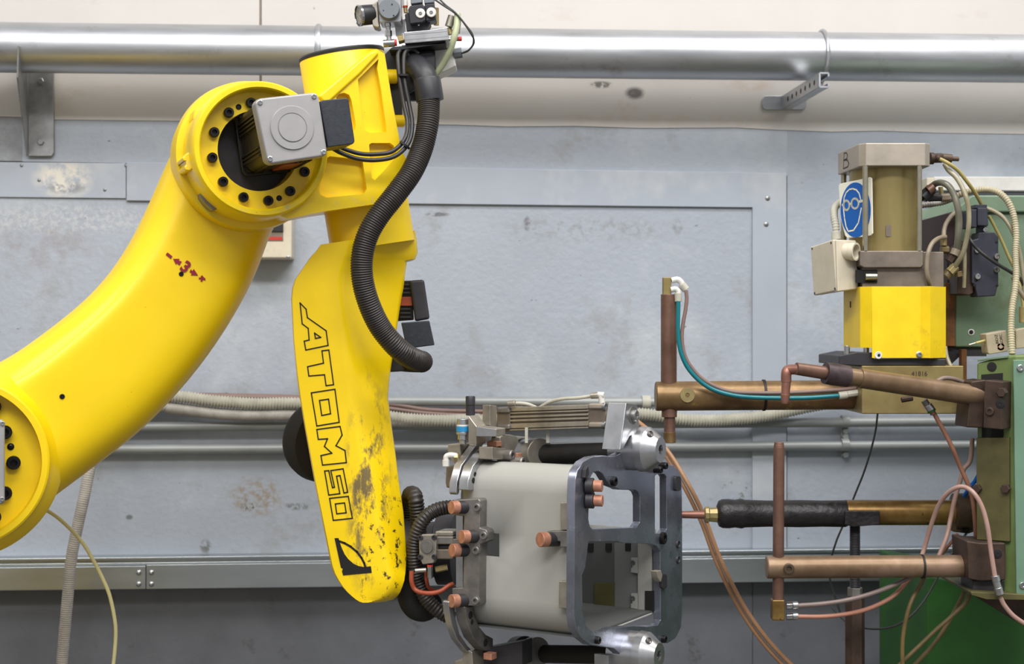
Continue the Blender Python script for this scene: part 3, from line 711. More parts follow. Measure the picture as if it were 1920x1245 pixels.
def letters(name, loops, width, closed=True):
    m = Mesh()
    for l in loops:
        pts = [FF.pt(x, y, EPS) for x, y in l]
        if closed: pts.append(pts[0])
        ribbon(m, pts, width, FF.n)
    return m.build(name, 'ink', fa)
lw = 0.0024
letters('letter_a', [A3((78, 720), (117, 760), (126, 815), (247, 900), (260, 995), (115, 1025), (105, 967), (137, 960), (131, 885), (92, 855)), A3((172, 915), (212, 943), (178, 950))], lw)
letters('letter_t', [[(603.6, 657.7), (616.6, 656.2), (625.4, 721.2), (611.3, 723.1), (608.4, 702.6), (579, 705.0), (576.7, 687.5), (606.5, 680.8)]], lw)
letters('letter_o', [A4((113, 95), (228, 77), (249, 238), (140, 256)), A4((153, 132), (197, 125), (207, 196), (164, 205))], lw)
letters('letter_m', [A4((140, 273), (253, 258), (263, 300), (233, 352), (277, 375), (284, 434), (168, 446), (160, 400), (213, 388), (177, 355), (192, 318), (147, 321))], lw)
letters('letter_s', [A4((178, 475), (198, 473), (216, 556), (226, 554), (208, 473), (268, 464), (290, 578), (272, 582), (253, 497), (236, 500), (252, 585), (198, 592))], lw)
letters('letter_o', [A4((202, 608), (293, 598), (313, 705), (220, 715)), A4((230, 635), (275, 630), (283, 678), (237, 683))], lw)
def fprint(name, poly):
    return Mesh().prism(FF, poly, EPS, EPS - 0.001).build(name, 'ink', fa)
fprint('sail_emblem', A4((226, 802), (245, 801), (252, 825), (262, 852), (275, 880), (292, 903), (318, 926), (345, 938), (372, 943), (403, 938), (407, 970), (268, 983), (262, 962), (267, 951), (257, 945)))
arc = A4((247, 816), (275, 826), (305, 843), (335, 868), (357, 897), (370, 922), (376, 942))
m = Mesh(); ribbon(m, [FF.pt(x, y, EPS) for x, y in arc], 0.0042, FF.n); m.build('sail_emblem_arc', 'ink', fa)
# ---- motor behind the forearm
fm = Mesh().hexa([P(728, 528, 2.985), P(772, 526, 2.985), P(776, 600, 2.985), P(736, 603, 2.985)], [P(728, 528, 3.10), P(772, 526, 3.10), P(776, 600, 3.10), P(736, 603, 3.10)]).build('wrist_motor', 'motor_black', rob, bevel=0.002)
for k in range(9):
    y = 532 + k * 7.6
    if 3 <= k <= 5: continue
    Mesh().hexa([P(750, y, 2.978), P(770, y, 2.978), P(770, y + 3, 2.978), P(750, y + 3, 2.978)], [P(750, y, 2.99), P(770, y, 2.99), P(770, y + 3, 2.99), P(750, y + 3, 2.99)]).build('cooling_fin', 'charcoal', fm)
Mesh().hexa([P(750, 557, 2.976), P(771, 556, 2.976), P(773, 573, 2.976), P(750, 573, 2.976)], [P(750, 557, 2.99), P(771, 556, 2.99), P(773, 573, 2.99), P(750, 573, 2.99)]).build('type_plate', 'hose_orange', fm)
Mesh().hexa([P(768, 526, 2.965), P(795, 524, 2.965), P(806, 598, 2.965), P(778, 603, 2.965)], [P(768, 526, 3.10), P(795, 524, 3.10), P(806, 598, 3.10), P(778, 603, 3.10)]).build('wrist_motor_cap', 'charcoal', rob, bevel=0.005, seg=3)
Mesh().hexa([P(752, 605, 2.955), P(805, 601, 2.955), P(815, 647, 2.955), P(762, 654, 2.955)], [P(752, 605, 3.06), P(805, 601, 3.06), P(815, 647, 3.06), P(762, 654, 3.06)]).build('wrist_connector', 'black_box', rob, bevel=0.002)
Mesh().hexa([P(728, 640, 2.97), P(760, 655, 2.97), P(760, 696, 2.97), P(725, 698, 2.97)], [P(728, 640, 3.05), P(760, 655, 3.05), P(760, 696, 3.05), P(725, 698, 3.05)]).build('hose_socket', 'black_plastic', rob, bevel=0.003)
# ---- dark bulging cover on the back of the forearm
m = Mesh(); bc = P(610, 828, 3.02); bd = Vector((-0.55, 0.8, 0.08)).normalized()
m.lathe(bc - bd * 0.03, bd, [(0, 0.082), (0.045, 0.084), (0.06, 0.081), (0.085, 0.066), (0.10, 0.040), (0.105, 0.0)], 48)
m.build('back_cover', 'black_soft', rob)
# ---- wrist
wr0 = P(740, 1030, 2.99); wr1 = P(866, 1030, 2.97)
Mesh().lathe(wr0, wr1 - wr0, [(0, 0.07), (0.02, 0.07), (0.05, 0.055), (0.085, 0.055), (0.09, 0.07), (0.125, 0.07)], 48).build('wrist', 'charcoal', rob)

# ================================================================ hoses and cables on the robot
ch = thing('corrugated_hose', 'thick black corrugated hose curving down in front of the yellow forearm', 'hose', P(760, 690, 2.78))
hp = [(805, 170, 2.84), (804, 200, 2.83), (802, 232, 2.82), (792, 276, 2.81), (772, 322, 2.79), (742, 364, 2.775), (712, 402, 2.765), (690, 440, 2.76), (679, 482, 2.76), (680, 525, 2.765), (692, 570, 2.775), (712, 612, 2.79), (738, 645, 2.80), (764, 667, 2.82), (786, 677, 2.86), (790, 678, 2.92), (770, 678, 2.98), (742, 676, 3.0)]
W = [P(*p) for p in hp]
Mesh().ribbed(W, PX(21.3, 2.79), 0.0019, 0.0044, 24, 12).build('corrugated_tube', 'hose_black', ch, angle=80)
m = Mesh()
m.tube([P(806, 186, 2.838), P(804, 176, 2.838), P(801, 160, 2.838), P(796, 143, 2.842), P(788, 130, 2.855), P(776, 122, 2.875)], 0.0235, 28)
m.build('elbow_fitting', 'black_plastic', ch)
e0 = P(806.5, 189, 2.838); e1 = P(800, 146, 2.838)
Mesh().lathe(e0, e1 - e0, [(0, 0.024), (0, 0.0262), (0.008, 0.0265), (0.04, 0.0262), (0.043, 0.0245)], 32).build('elbow_cuff', 'black_plastic', ch)
Mesh().box(P(822, 161, 2.838), (1, 0, 0), Z, (0, 1, 0), 0.006, 0.025, 0.016).build('cuff_latch', 'black_plastic', ch, bevel=0.001)
ca = [(768, 108, 2.865), (758, 93, 2.86), (747, 100, 2.85), (747, 125, 2.84), (750, 155, 2.835), (757, 195, 2.83), (764, 232, 2.82), (758, 262, 2.80), (735, 284, 2.785), (705, 289, 2.775), (675, 288, 2.765), (645, 279, 2.755), (632, 272, 2.75)]
hose('motor_cable', 'inner black cable looping from the valve bracket to the elbow motor', 'cable', ca, 4.1, 'cable_black', group='motor cables')
cb2 = [(785, 100, 2.865), (772, 92, 2.86), (759, 100, 2.85), (757, 130, 2.84), (760, 160, 2.835), (768, 200, 2.83), (773, 235, 2.82), (766, 268, 2.80), (742, 292, 2.785), (708, 300, 2.775), (672, 298, 2.765), (640, 287, 2.755), (622, 277, 2.75)]
hose('motor_cable', 'outer black cable looping from the valve bracket to the elbow motor', 'cable', cb2, 4.1, 'cable_black', group='motor cables')
for q, ax in (((757, 142, 2.838), (0, 0, 1)), ((759, 272, 2.797), (-0.6, 0, -0.75))):
    b = band('cable_tie', 'ink', None, P(*q), ax, 0.0105, 0.004, 0.0012)
    tag(b, 'black cable tie around both motor cables beside the ' + ('hose elbow' if q[1] < 200 else 'yellow casting edge'), 'cable tie', 'cable ties')
# ================================================================ pneumatic unit on top
vu = thing('valve_unit', 'pneumatic valve and regulator unit mounted on top of the robot elbow', 'valve unit', P(790, 140, 2.92))
VY = 2.88
def vbox(name, mat, poly, y0, y1, bevel=0.0015, parent=vu, dz=0):
    n = len(poly); f = [P(x, y, y0) for x, y in poly]; b = [p + Vector((0, y1 - y0, 0)) for p in f]
    m = Mesh(); V = [m.bm.verts.new(p) for p in f]; W_ = [m.bm.verts.new(p) for p in b]
    m.bm.faces.new(V); m.bm.faces.new(list(reversed(W_)))
    for i in range(n): m.bm.faces.new((V[i], V[(i + 1) % n], W_[(i + 1) % n], W_[i]))
    return m.build(name, mat, parent, bevel=bevel)
vbox('bracket_plate', 'black_plastic', A1((665, 372), (705, 330), (780, 330), (1010, 350), (1010, 480), (900, 620), (880, 690), (780, 690), (782, 790), (735, 790), (700, 600), (690, 500)), 2.90, 2.915)
vbox('bracket_shelf', 'black_plastic', A1((690, 345), (715, 322), (1080, 283), (1085, 300), (760, 345)), 2.85, 2.95)
vbox('bracket_block', 'black_plastic', A1((830, 370), (990, 358), (1008, 375), (1012, 455), (1000, 520), (830, 640)), 2.875, 2.90)
gb = vbox('regulator_body', 'alu', B5((375, -160), (735, -160), (740, 310), (715, 328), (430, 335), (410, 320)), 2.845, 2.90, 0.003)
vbox('regulator_side', 'alu_warm', B5((300, 60), (385, 10), (400, 330), (420, 400), (380, 412), (310, 390), (296, 300)), 2.86, 2.90, 0.002)
vbox('mount_sheet', 'alu', B5((640, 360), (800, 280), (800, 460), (690, 540), (660, 540)), 2.89, 2.895, 0)
kc = P(*B5((560, 150))[0], 2.845)
Mesh().lathe(kc, (0.05, -1, 0), [(0, 0.0205), (0.012, 0.0202), (0.0145, 0.0185), (0.0145, 0)], 40).build('regulator_knob', 'grey_plastic', vu)
for q in B5((600, 65), (472, 158), (625, 232)): bolt('knob_hole', P(*q, 2.8303), (0, -1, 0), 0.0014, 0.0006, 'dark_gap', vu, 'dome')
g0 = P(699, 27, 2.875); g1 = P(672.5, 29.5, 2.862); gd = (g1 - g0).normalized(); gl = (g1 - g0).length
gg = Mesh().lathe(g0, gd, [(0, 0.012), (0.001, 0.0190), (gl - 0.004, 0.0195), (gl - 0.004, 0.0202), (gl, 0.0202), (gl, 0.0180), (gl - 0.003, 0.0178), (gl - 0.003, 0)], 40).build('gauge_case', 'black_plastic', vu)
Mesh().lathe(g0 + gd * (gl - 0.003), gd, [(0, 0.0178), (0.0015, 0.0178), (0.002, 0.016), (0.002, 0)], 40).build('gauge_glass', 'gauge_face', gg)
Mesh().lathe(g0 + gd * (gl - 0.004), gd, [(0, 0.0203), (0.0045, 0.0205), (0.005, 0.0185), (0.003, 0.018)], 40).build('gauge_rim', 'chrome', gg)
Mesh().cyl(P(705, 26, 2.875), P(698, 26, 2.875), 0.005, seg=14).build('gauge_stem', 'white_plastic', vu)
for (x0, y0, x1, y1, r, mt) in ((534, 345, 538, 400, 46, 'chrome'), (540, 400, 545, 460, 38, 'chrome'), (545, 460, 548, 545, 56, 'chrome'), (552, 540, 556, 600, 38, 'alu')):
    a_, b_ = B5((x0, y0), (x1, y1)); Mesh().cyl(P(*a_, 2.855), P(*b_, 2.855), PX(r / 8, 2.855), seg=18 if r < 50 else 6).build('fitting_nut', mt, vu, bevel=0.0006)
def vcyl(name, mat, q0, q1, r, Y=2.852, seg=20, Y1=None):
    a_, b_ = B5(q0, q1); return Mesh().cyl(P(*a_, Y), P(*b_, Y1 or Y), PX(r / 8, Y), seg=seg).build(name, mat, vu, bevel=0.0006)
vcyl('elbow_body', 'chrome', (470, 655), (640, 642), 58)
vcyl('seal_ring', 'red_part', (628, 642), (672, 638), 52)
vcyl('hex_fitting', 'brass', (690, 600), (780, 575), 70, seg=6)
mf = vbox('manifold', 'alu', B5((775, 480), (1180, 445), (1430, 405), (1450, 600), (1150, 625), (790, 655)), 2.842, 2.90, 0.0015)
for a_, b_ in (((780, 525), (1440, 470)), ((790, 600), (1445, 545))):
    q0, q1 = B5(a_, b_); m = Mesh(); ribbon(m, [P(*q0, 2.8414), P(*q1, 2.8414)], 0.0006, (0, -1, 0)); m.build('manifold_groove', 'alu_dull', mf)
vbox('manifold_base', 'charcoal', B5((740, 680), (1400, 618), (1400, 660), (780, 705)), 2.85, 2.93, 0.001)
vbox('solenoid_base', 'black_plastic', B5((790, 215), (860, 175), (1180, 330), (1130, 430), (1100, 450), (820, 465)), 2.860, 2.90)
vbox('solenoid_plug', 'black_plastic', B5((838, 140), (870, 85), (1060, 60), (1095, 100), (1105, 300), (1060, 335), (870, 360)), 2.842, 2.885, 0.002)
vbox('solenoid_plug', 'black_plastic', B5((1085, 80), (1120, 55), (1220, 50), (1240, 80), (1262, 285), (1225, 305), (1110, 320)), 2.846, 2.885, 0.002)
vbox('solenoid_coil', 'grey_plastic', B5((880, -100), (1040, -100), (1050, 40), (880, 62)), 2.85, 2.885, 0.002)
vbox('solenoid_coil', 'grey_plastic', B5((1075, -100), (1225, -100), (1230, 40), (1085, 55)), 2.852, 2.885, 0.002)
for q in ((1027, 202), (1190, 187)):
    c = P(*B5(q)[0], 2.842)
    ey = Mesh().lathe(c, (0, -1, 0), [(0, 0.0092), (0.002, 0.0092), (0.003, 0.0082), (0.003, 0.0)], 28).build('plug_washer', 'white_plastic', vu)
    bolt('plug_screw', c + Vector((0, -0.003, 0)), (0, -1, 0), 0.0034, 0.0012, 'chrome', ey, 'socket')
bolt('base_screw', P(*B5((1000, 372))[0], 2.86), (0, -1, 0), 0.0024, 0.002, 'chrome', vu, 'dome')
vcyl('tube_fitting', 'white_plastic', (790, -80), (800, 90), 38, 2.87); vcyl('seal_ring', 'red_part', (798, 92), (800, 112), 39, 2.87); vcyl('tube_fitting', 'brass', (800, 112), (808, 195), 30, 2.87)
vcyl('silencer', 'brass', (1262, 120), (1265, 380), 42, 2.89, seg=10)
vcyl('quick_coupling', 'alu_warm', (1500, 240), (1450, 400), 60, 2.875); vcyl('quick_coupling', 'brass', (1450, 420), (1480, 520), 45, 2.88)
vcyl('quick_coupling', 'steel', (1600, 300), (1580, 500), 40, 2.88)
vcyl('side_fitting', 'chrome', (1440, 590), (1590, 585), 34, 2.87); vcyl('side_fitting', 'red_part', (1590, 585), (1648, 582), 34, 2.87)
vbox('terminal_box', 'white_plastic', B5((1150, 700), (1500, 660), (1562, 990), (1540, 1000), (1420, 1060), (1240, 1130), (1180, 1120)), 2.905, 2.97, 0.003)
vcyl('cable_gland', 'grey_plastic', (1525, 810), (1650, 790), 80, 2.91, seg=8)
hose('air_tube', 'pale green air tube hanging from the valve unit behind the hose elbow', 'hose', [(858, 26, 2.868), (856, 50, 2.862), (851, 72, 2.86), (843, 96, 2.868), (832, 118, 2.88), (818, 138, 2.89), (806, 152, 2.90)], 6.2, 'pale_green')
hose('signal_cable', 'thin black cable looping around the right of the valve unit', 'cable', [(800, -12, 2.875), (828, 8, 2.87), (856, 27, 2.86), (874, 48, 2.87), (886, 65, 2.88), (887, 82, 2.885), (878, 95, 2.895), (866, 100, 2.90)], 1.7, 'wire_dark')
hose('signal_cable', 'second thin black cable just above the looping one on the valve unit', 'cable', [(818, -8, 2.875), (836, 10, 2.87), (857, 27, 2.858), (880, 58, 2.865), (889, 78, 2.88), (880, 93, 2.89), (868, 99, 2.90)], 1.7, 'wire_dark')
# ================================================================ fixture on the wrist, holding the grey housing
EP = Frame(P(1086, 1040, 2.69), 60.0)      # plane of the open end plate
SF = Frame(P(1086, 1040, 2.69), -30.0)     # plane of the housing's front sheet
AX = EP.n.copy()                            # axis of the housing, to the right and towards the camera
# ---- workpiece: bent sheet housing
L_ = 0.245
wt = EP.loc(1086, 880, 0)[1]; wb = EP.loc(1086, 1204, 0)[1]; ub = 0.33
R1, R2 = 0.045, 0.062
sec = []
sec.append((R1 + 0.02, wt)); sec.append((R1 + 0.003, wt))
for i in range(7):
    t = math.radians(90 + 90 * i / 6); sec.append((R1 + R1 * math.cos(t), wt - R1 + R1 * math.sin(t)))
hy0 = EP.loc(1086, 1012, 0)[1]; hy1 = EP.loc(1086, 1057, 0)[1]
sec += [(0, wt - R1 - 0.003), (0, hy0), (0, hy1), (0, wb + R2 + 0.003)]
for i in range(8):
    t = math.radians(180 + 90 * i / 7); sec.append((R2 + R2 * math.cos(t), wb + R2 + R2 * math.sin(t)))
sec += [(R2 + 0.003, wb), (ub * 0.5, wb)]
R3 = 0.015
for i in range(6):
    t = math.radians(270 + 90 * i / 5); sec.append((ub - R3 + R3 * math.cos(t), wb + R3 + R3 * math.sin(t)))
bh0 = wb + 0.085; bh1 = wb + 0.165
sec += [(ub, bh0), (ub, bh1), (ub, SF.loc(1000, 1002, -ub)[1])]
la = SF.loc(937, 1030, 0)[0]; lb = SF.loc(898, 1030, 0)[0]
ds = [0.0, -0.05, la, lb, -L_]
ds2 = [0.0, -0.03, -0.085, -0.15, -L_]
m = Mesh(); V = []
dcols = sorted(set([0.0, -0.04, -0.11, la, lb, -L_]), reverse=True)
V = [[m.bm.verts.new(EP.at(u, w, d)) for d in dcols] for u, w in sec]
ih = sec.index((0, hy0)); ibk = sec.index((ub, bh0))
ila = dcols.index(la)
for i in range(len(sec) - 1):
    for j in range(len(dcols) - 1):
        if i == ih and j == ila: continue
        if i == ibk and dcols[j] == -0.04: continue
        m.bm.faces.new((V[i][j], V[i + 1][j], V[i + 1][j + 1], V[i][j + 1]))
hs_ = m.build('sheet_housing', 'sheet_grey', None, solid=0.003, angle=40)
tag(hs_, 'grey bent sheet metal housing clamped in the fixture at the robot wrist', 'sheet housing')
# inner sheets on the back wall of the housing, seen through the lower window
BD = -ub + 0.004
def inn(name, mat, poly, d0, d1): return Mesh().prism(SF, poly, BD + d0, BD + d1).build(name, mat, hs_)
inn('back_shade_sheet', 'sheet_shaded', [(1010, 1006), (1240, 1006), (1240, 1144), (1010, 1144)], 0.003, 0.0)  # dark grey paints the interior shade onto the back wall
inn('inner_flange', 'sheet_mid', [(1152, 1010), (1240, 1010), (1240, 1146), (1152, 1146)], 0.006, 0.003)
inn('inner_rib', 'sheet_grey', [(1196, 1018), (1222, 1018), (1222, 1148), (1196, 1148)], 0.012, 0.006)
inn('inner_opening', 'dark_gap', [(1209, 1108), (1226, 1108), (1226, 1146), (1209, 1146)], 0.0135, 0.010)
inn('inner_opening', 'olive_plate', [(1114, 1093), (1152, 1093), (1152, 1144), (1114, 1144)], 0.008, 0.003)
for y in (1046, 1113):
    inn('inner_tab', 'sheet_grey', [(1183, y), (1197, y), (1197, y + 29), (1183, y + 27), (1183, y + 19), (1186, y + 18)], 0.012, 0.006)
    bolt('tab_hole', SF.pt(1187, y + 9, BD + 0.012), SF.n, 0.005, 0.0012, 'sheet_shaded', hs_, 'hole')
for x in (1101, 1135, 1172):
    inn('inner_notch', 'dark_gap', [(x, 1019), (x + 10, 1019), (x + 10, 1033), (x, 1033)], 0.0085, 0.003)

Mesh().prism2(EP, [(0.02, wb + 0.003), (ub - 0.006, wb + 0.003), (ub - 0.006, wb + 0.006), (0.02, wb + 0.006)], -0.002, -L_ + 0.01).build('floor_shade_sheet', 'sheet_shaded', hs_)  # added dark sheet, its colour stands for shade on the housing floor
# ---- fixture
fx = thing('welding_fixture', 'aluminium clamping fixture with copper pads on the robot wrist', 'fixture', EP.at(0.15, wb - 0.06, -0.15))
outl = A6((800, 520), (803, 430), (812, 385), (838, 346), (875, 325), (925, 318), (975, 323), (1008, 306), (1024, 270), (1040, 228), (1075, 208), (1115, 208), (1145, 228), (1158, 270), (1160, 345), (1175, 362), (1205, 356), (1240, 362), (1264, 385), (1277, 425), (1279, 600), (1279, 1000), (1274, 1080), (1250, 1130), (1215, 1152), (1165, 1152), (1150, 1195), (1130, 1240), (1060, 1250), (1015, 1232), (1000, 1198), (975, 1176), (920, 1168), (868, 1160), (830, 1130), (806, 1085), (797, 1030))
w1 = A6((868, 420), (884, 392), (905, 388), (925, 400), (940, 425), (960, 452), (990, 464), (1000, 470), (1070, 472), (1084, 482), (1091, 500), (1091, 615), (1076, 638), (880, 645), (868, 632), (862, 600))
w2 = A6((862, 702), (985, 700), (1010, 706), (1140, 712), (1166, 722), (1181, 745), (1183, 1050), (1170, 1072), (1120, 1078), (1060, 1075), (960, 1085), (930, 1100), (880, 1100), (852, 1075), (836, 1010), (834, 850), (848, 815))
w3 = A6((1158, 408), (1172, 400), (1200, 402), (1209, 415), (1210, 645), (1196, 664), (1158, 664))
Mesh().prism2(EP, rrect(0.006, wb + 0.006, ub - 0.004, wt - 0.02, 0.04), -L_ + 0.004, -L_ - 0.01).build('rear_disc', 'sheet_mid', fx)
ep = Mesh().prism(EP, outl, 0.018, 0.002, [w1, w2, w3]).build('end_plate', 'plate_mirror', fx, bevel=0.0012)
def boss(px, py, k=1.0, hole=True):
    c = EP.pt(px, py, 0.018)
    bo = Mesh().lathe(c - AX * 0.03, AX, [(0, 0.041 * k), (0.052 * k, 0.041 * k), (0.053 * k, 0.043 * k), (0.068 * k, 0.042 * k), (0.092 * k, 0.024 * k), (0.092 * k, 0.0095 * k), (0.080 * k, 0.009 * k), (0.080 * k, 0)], 56).build('locating_boss', 'alu', fx, angle=25)
    bolt('boss_screw', c + AX * 0.051 * k, AX, 0.0075 * k, 0.006, 'bolt_black', bo)
    for sa in (-1,):
        q = c + AX * 0.052 * k + (Z * 0.030 - EP.u * 0.018) * k
        bolt('boss_hole', q - AX * 0.004, (AX + (Z * .8 - EP.u * .5) * 0.6), 0.0065, 0.004, 'alu_dull', bo, 'hole')
boss(1183, 841); boss(1180, 1223)
# top lever with the cylinder eye
lev_ = A6((1030, 84), (1078, 90), (1084, 150), (1092, 215), (1045, 232), (1015, 290), (1002, 294))
lvo = Mesh().prism(EP, lev_, 0.034, -0.004).build('lever', 'alu', fx, bevel=0.0015)
q = EP.pt(*A6((1058, 140))[0], 0.034); Mesh().lathe(q - AX * 0.003, AX, [(0, 0.017), (0.004, 0.017), (0.004, 0.0)], 28).build('lever_washer', 'alu_dull', lvo)
bolt('lever_bolt', q + AX * 0.001, AX, 0.011, 0.008, 'steel', lvo)
# pneumatic cylinder on top
def fbar(name, mat, q0, q1, hpx, Y0, Y1, deep, bev=0.0015, parent=fx):
    """bar between two picture points with real depth, its height given in pixels"""
    (x0, y0), (x1, y1) = q0, q1; Y0 += 0.07; Y1 += 0.07
    f = [P(x0, y0 - hpx / 2, Y0), P(x1, y1 - hpx / 2, Y1), P(x1, y1 + hpx / 2, Y1), P(x0, y0 + hpx / 2, Y0)]
    off = Vector((SF.n.x, SF.n.y, 0)) * -deep
    return Mesh().hexa(f, [p + off for p in f]).build(name, mat, parent, bevel=bev)
ya, yb = 2.93, 2.79
fbar('cylinder_body', 'cast_taupe', (952, 786), (1105, 781), 44, 2.915, 2.815, 0.05)
for k, (hh, off) in enumerate(((7, -18), (3, -11), (4, -4), (4, 3), (9, 13), (3, 20.5))):
    fbar('profile_rail', 'alu_warm', (954, 786 + off), (1103, 781 + off), hh, 2.908, 2.808, 0.01, 0.0008)
fbar('cylinder_head', 'cast_taupe', (931, 787), (956, 786), 46, 2.922, 2.905, 0.055, 0.002)
fbar('cylinder_head', 'cast_taupe', (1101, 781), (1134, 780), 45, 2.812, 2.79, 0.055, 0.002)
for x, y, Y in ((931, 770, 2.92), (931, 801, 2.92)):
    fbar('head_corner', 'alu_dull', (x, y), (x + 24, y - 0.5), 11, Y - 0.004, Y - 0.02, 0.02, 0.004)
for y in (762, 797): fbar('head_corner', 'taupe_light', (1102, y), (1131, y), 11, 2.806, 2.786, 0.02, 0.004)
for px_, py_ in ((1131, 762), (1131, 797)): bolt('head_screw', P(px_, py_, 2.862), AX, 0.0075, 0.006, 'steel', fx)
c0 = P(1132, 780, 2.885)
Mesh().lathe(c0, AX, [(0, 0.016), (0.008, 0.0165), (0.008, 0.012), (0.03, 0.012)], 24).build('rod_nose', 'alu_warm', fx)
Mesh().lathe(c0 + AX * 0.03, AX, [(0, 0.007), (0.03, 0.007)], 16).build('piston_rod', 'chrome', fx)
# left end block, chamfered block
def vb(name, mat, poly, d0, d1, fr=EP, bev=0.0015): return Mesh().prism(fr, poly, d0, d1).build(name, mat, fx, bevel=bev)
vb('end_block', 'alu_warm', B6((512, 203), (580, 212), (580, 390), (575, 450), (512, 400)), -0.23, -0.247)
vb('chamfer_block', 'alu_warm', B6((300, 305), (380, 412), (572, 438), (572, 510), (380, 510), (378, 590), (300, 590)), -0.005, -0.04, SF)
Mesh().hexa([SF.pt(*q, 0.0) for q in B6((378, 414), (570, 440), (570, 512), (378, 510))], [SF.pt(*q, -0.10) for q in B6((378, 414), (570, 440), (570, 512), (378, 510))]).build('block_web', 'alu', fx, bevel=0.001)
b0, b1 = B6((322, 305), (322, 118)); bb0 = P(*b0, 2.84); bb1 = P(*b1, 2.84); bl = (bb1 - bb0).length
Mesh().lathe(bb0, Z, [(0, 0.0088), (bl * .5, 0.0088), (bl * .51, 0.0082), (bl * .54, 0.0082), (bl * .55, 0.0092), (bl * .95, 0.0092), (bl, 0.008)], 24).build('proximity_sensor', 'charcoal', fx)
fc = [(340, 58, 'alu'), (395, 62, 'white_plastic'), (412, 66, 'blue_band'), (462, 64, 'alu'), (490, 52, 'chrome'), (540, 36, 'alu'), (582, 36, 'alu')]
for (ya_, r, mt), (yb_, _, _) in zip(fc, fc[1:]):
    p0, p1 = B6((248, yb_), (248, ya_)); Mesh().cyl(P(*p0, 2.83), P(*p1, 2.83), PX(r / 5.188, 2.83), seg=20).build('coupling_ring', mt, fx, bevel=0.0008)
vb('valve_body', 'cast_taupe', B6((82, 800), (190, 790), (188, 1005), (85, 1012), (75, 960)), -0.02, -0.05, SF, 0.003)
vb('valve_block', 'alu_warm', B6((100, 585), (220, 585), (225, 690), (190, 800), (100, 700)), -0.02, -0.06, SF, 0.002)
m = Mesh(); m.tube([P(*B6((190, 700))[0], 2.83), P(*B6((130, 692))[0], 2.83), P(*B6((90, 705))[0], 2.83), P(*B6((84, 740))[0], 2.83)], 0.0055, 14); m.build('push_fitting', 'white_plastic', fx)
p0, p1 = B6((84, 798), (84, 738)); Mesh().cyl(P(*p0, 2.83), P(*p1, 2.83), 0.0068, seg=8).build('push_fitting', 'white_plastic', fx)
bolt('fitting_nut', P(*B6((165, 712))[0], 2.83), (1, 0, 0), 0.007, 0.008, 'brass', fx, 'hex')
# arcs of the rear plates, upper
vb('rear_plate', 'alu', B6((200, 1080), (185, 1060), (190, 960), (235, 790), (335, 655), (380, 600), (395, 520), (440, 495), (520, 500), (600, 530), (625, 548), (620, 562), (490, 552), (455, 575), (430, 620), (330, 720), (260, 850), (222, 960), (215, 1060)), -0.246, -0.263, bev=0.002)
vb('rear_clamp_arc', 'alu', B6((296, 1035), (302, 940), (345, 800), (430, 690), (500, 640), (545, 612), (600, 608), (665, 628), (685, 655), (668, 700), (625, 735), (545, 742), (470, 790), (412, 880), (382, 960), (374, 1035)), -0.222, -0.243, bev=0.002)
vb('arc_bracket', 'alu_warm', B6((535, 612), (670, 625), (712, 690), (755, 740), (790, 735), (870, 780), (868, 830), (760, 830), (700, 740), (640, 735), (535, 735)), -0.19, -0.22, bev=0.002)
for q, r in (((508, 688), 0.005), ((590, 632), 0.0045), ((592, 692), 0.0045), ((368, 878), 0.0045), ((352, 938), 0.0055)):
    bolt('clamp_hole', EP.pt(*B6(q)[0], -0.2218), AX, r, 0.001, 'dark_gap', fx, 'dome')
for q in ((665, 690), (770, 758)): bolt('clamp_bolt', EP.pt(*B6(q)[0], -0.19), AX, 0.010, 0.016, 'alu_dull', fx)
for q in ((555, 580), (755, 695)):
    p = EP.pt(*B6(q)[0], -0.21); Mesh().box(p, AX, Z, EP.u, 0.022, 0.010, 0.02).build('copper_shim', 'copper_bright', fx, bevel=0.001)
# rods with couplings
def rod(q0, q1, Y0, Y1, rpx, mat, name='guide_rod', prof=None):
    Y0 += 0.065; Y1 += 0.065; p0 = P(*q0, Y0); p1 = P(*q1, Y1); return Mesh().cyl(p0, p1, PX(rpx, (Y0 + Y1) / 2), seg=36).build(name, mat, fx, bevel=0.001)
rod((1008, 852), (1165, 849), 2.93, 2.79, 19.5, 'black_soft')
rod((1000, 851), (1014, 851), 2.93, 2.905, 29, 'alu_warm', 'rod_coupling'); rod((984, 849), (1001, 850), 2.96, 2.935, 27, 'alu', 'rod_coupling'); rod((966, 846), (986, 848), 2.99, 2.96, 29, 'alu_warm', 'rod_coupling')
vb('coupling_plate', 'alu_warm', D6((470, 480), (500, 455), (560, 455), (620, 470), (640, 520), (600, 600), (500, 590), (465, 550)), -0.20, -0.22)
for x in (1000, 1040): Mesh().box(P(x - 13, 816, 2.95), (1, 0, 0), Z, (0, 1, 0), 0.006, 0.03, 0.006).build('support_pin', 'conduit_cream', fx)
rod((1008, 1226), (1165, 1228), 2.90, 2.78, 17, 'black_soft'); rod((996, 1222), (1010, 1222), 2.90, 2.88, 27, 'alu_dull', 'rod_coupling'); rod((970, 1220), (985, 1220), 2.93, 2.90, 27, 'charcoal', 'rod_coupling')
vb('lower_lever', 'alu', A6((950, 1205), (985, 1205), (985, 1260), (950, 1260)), 0.0, -0.03)
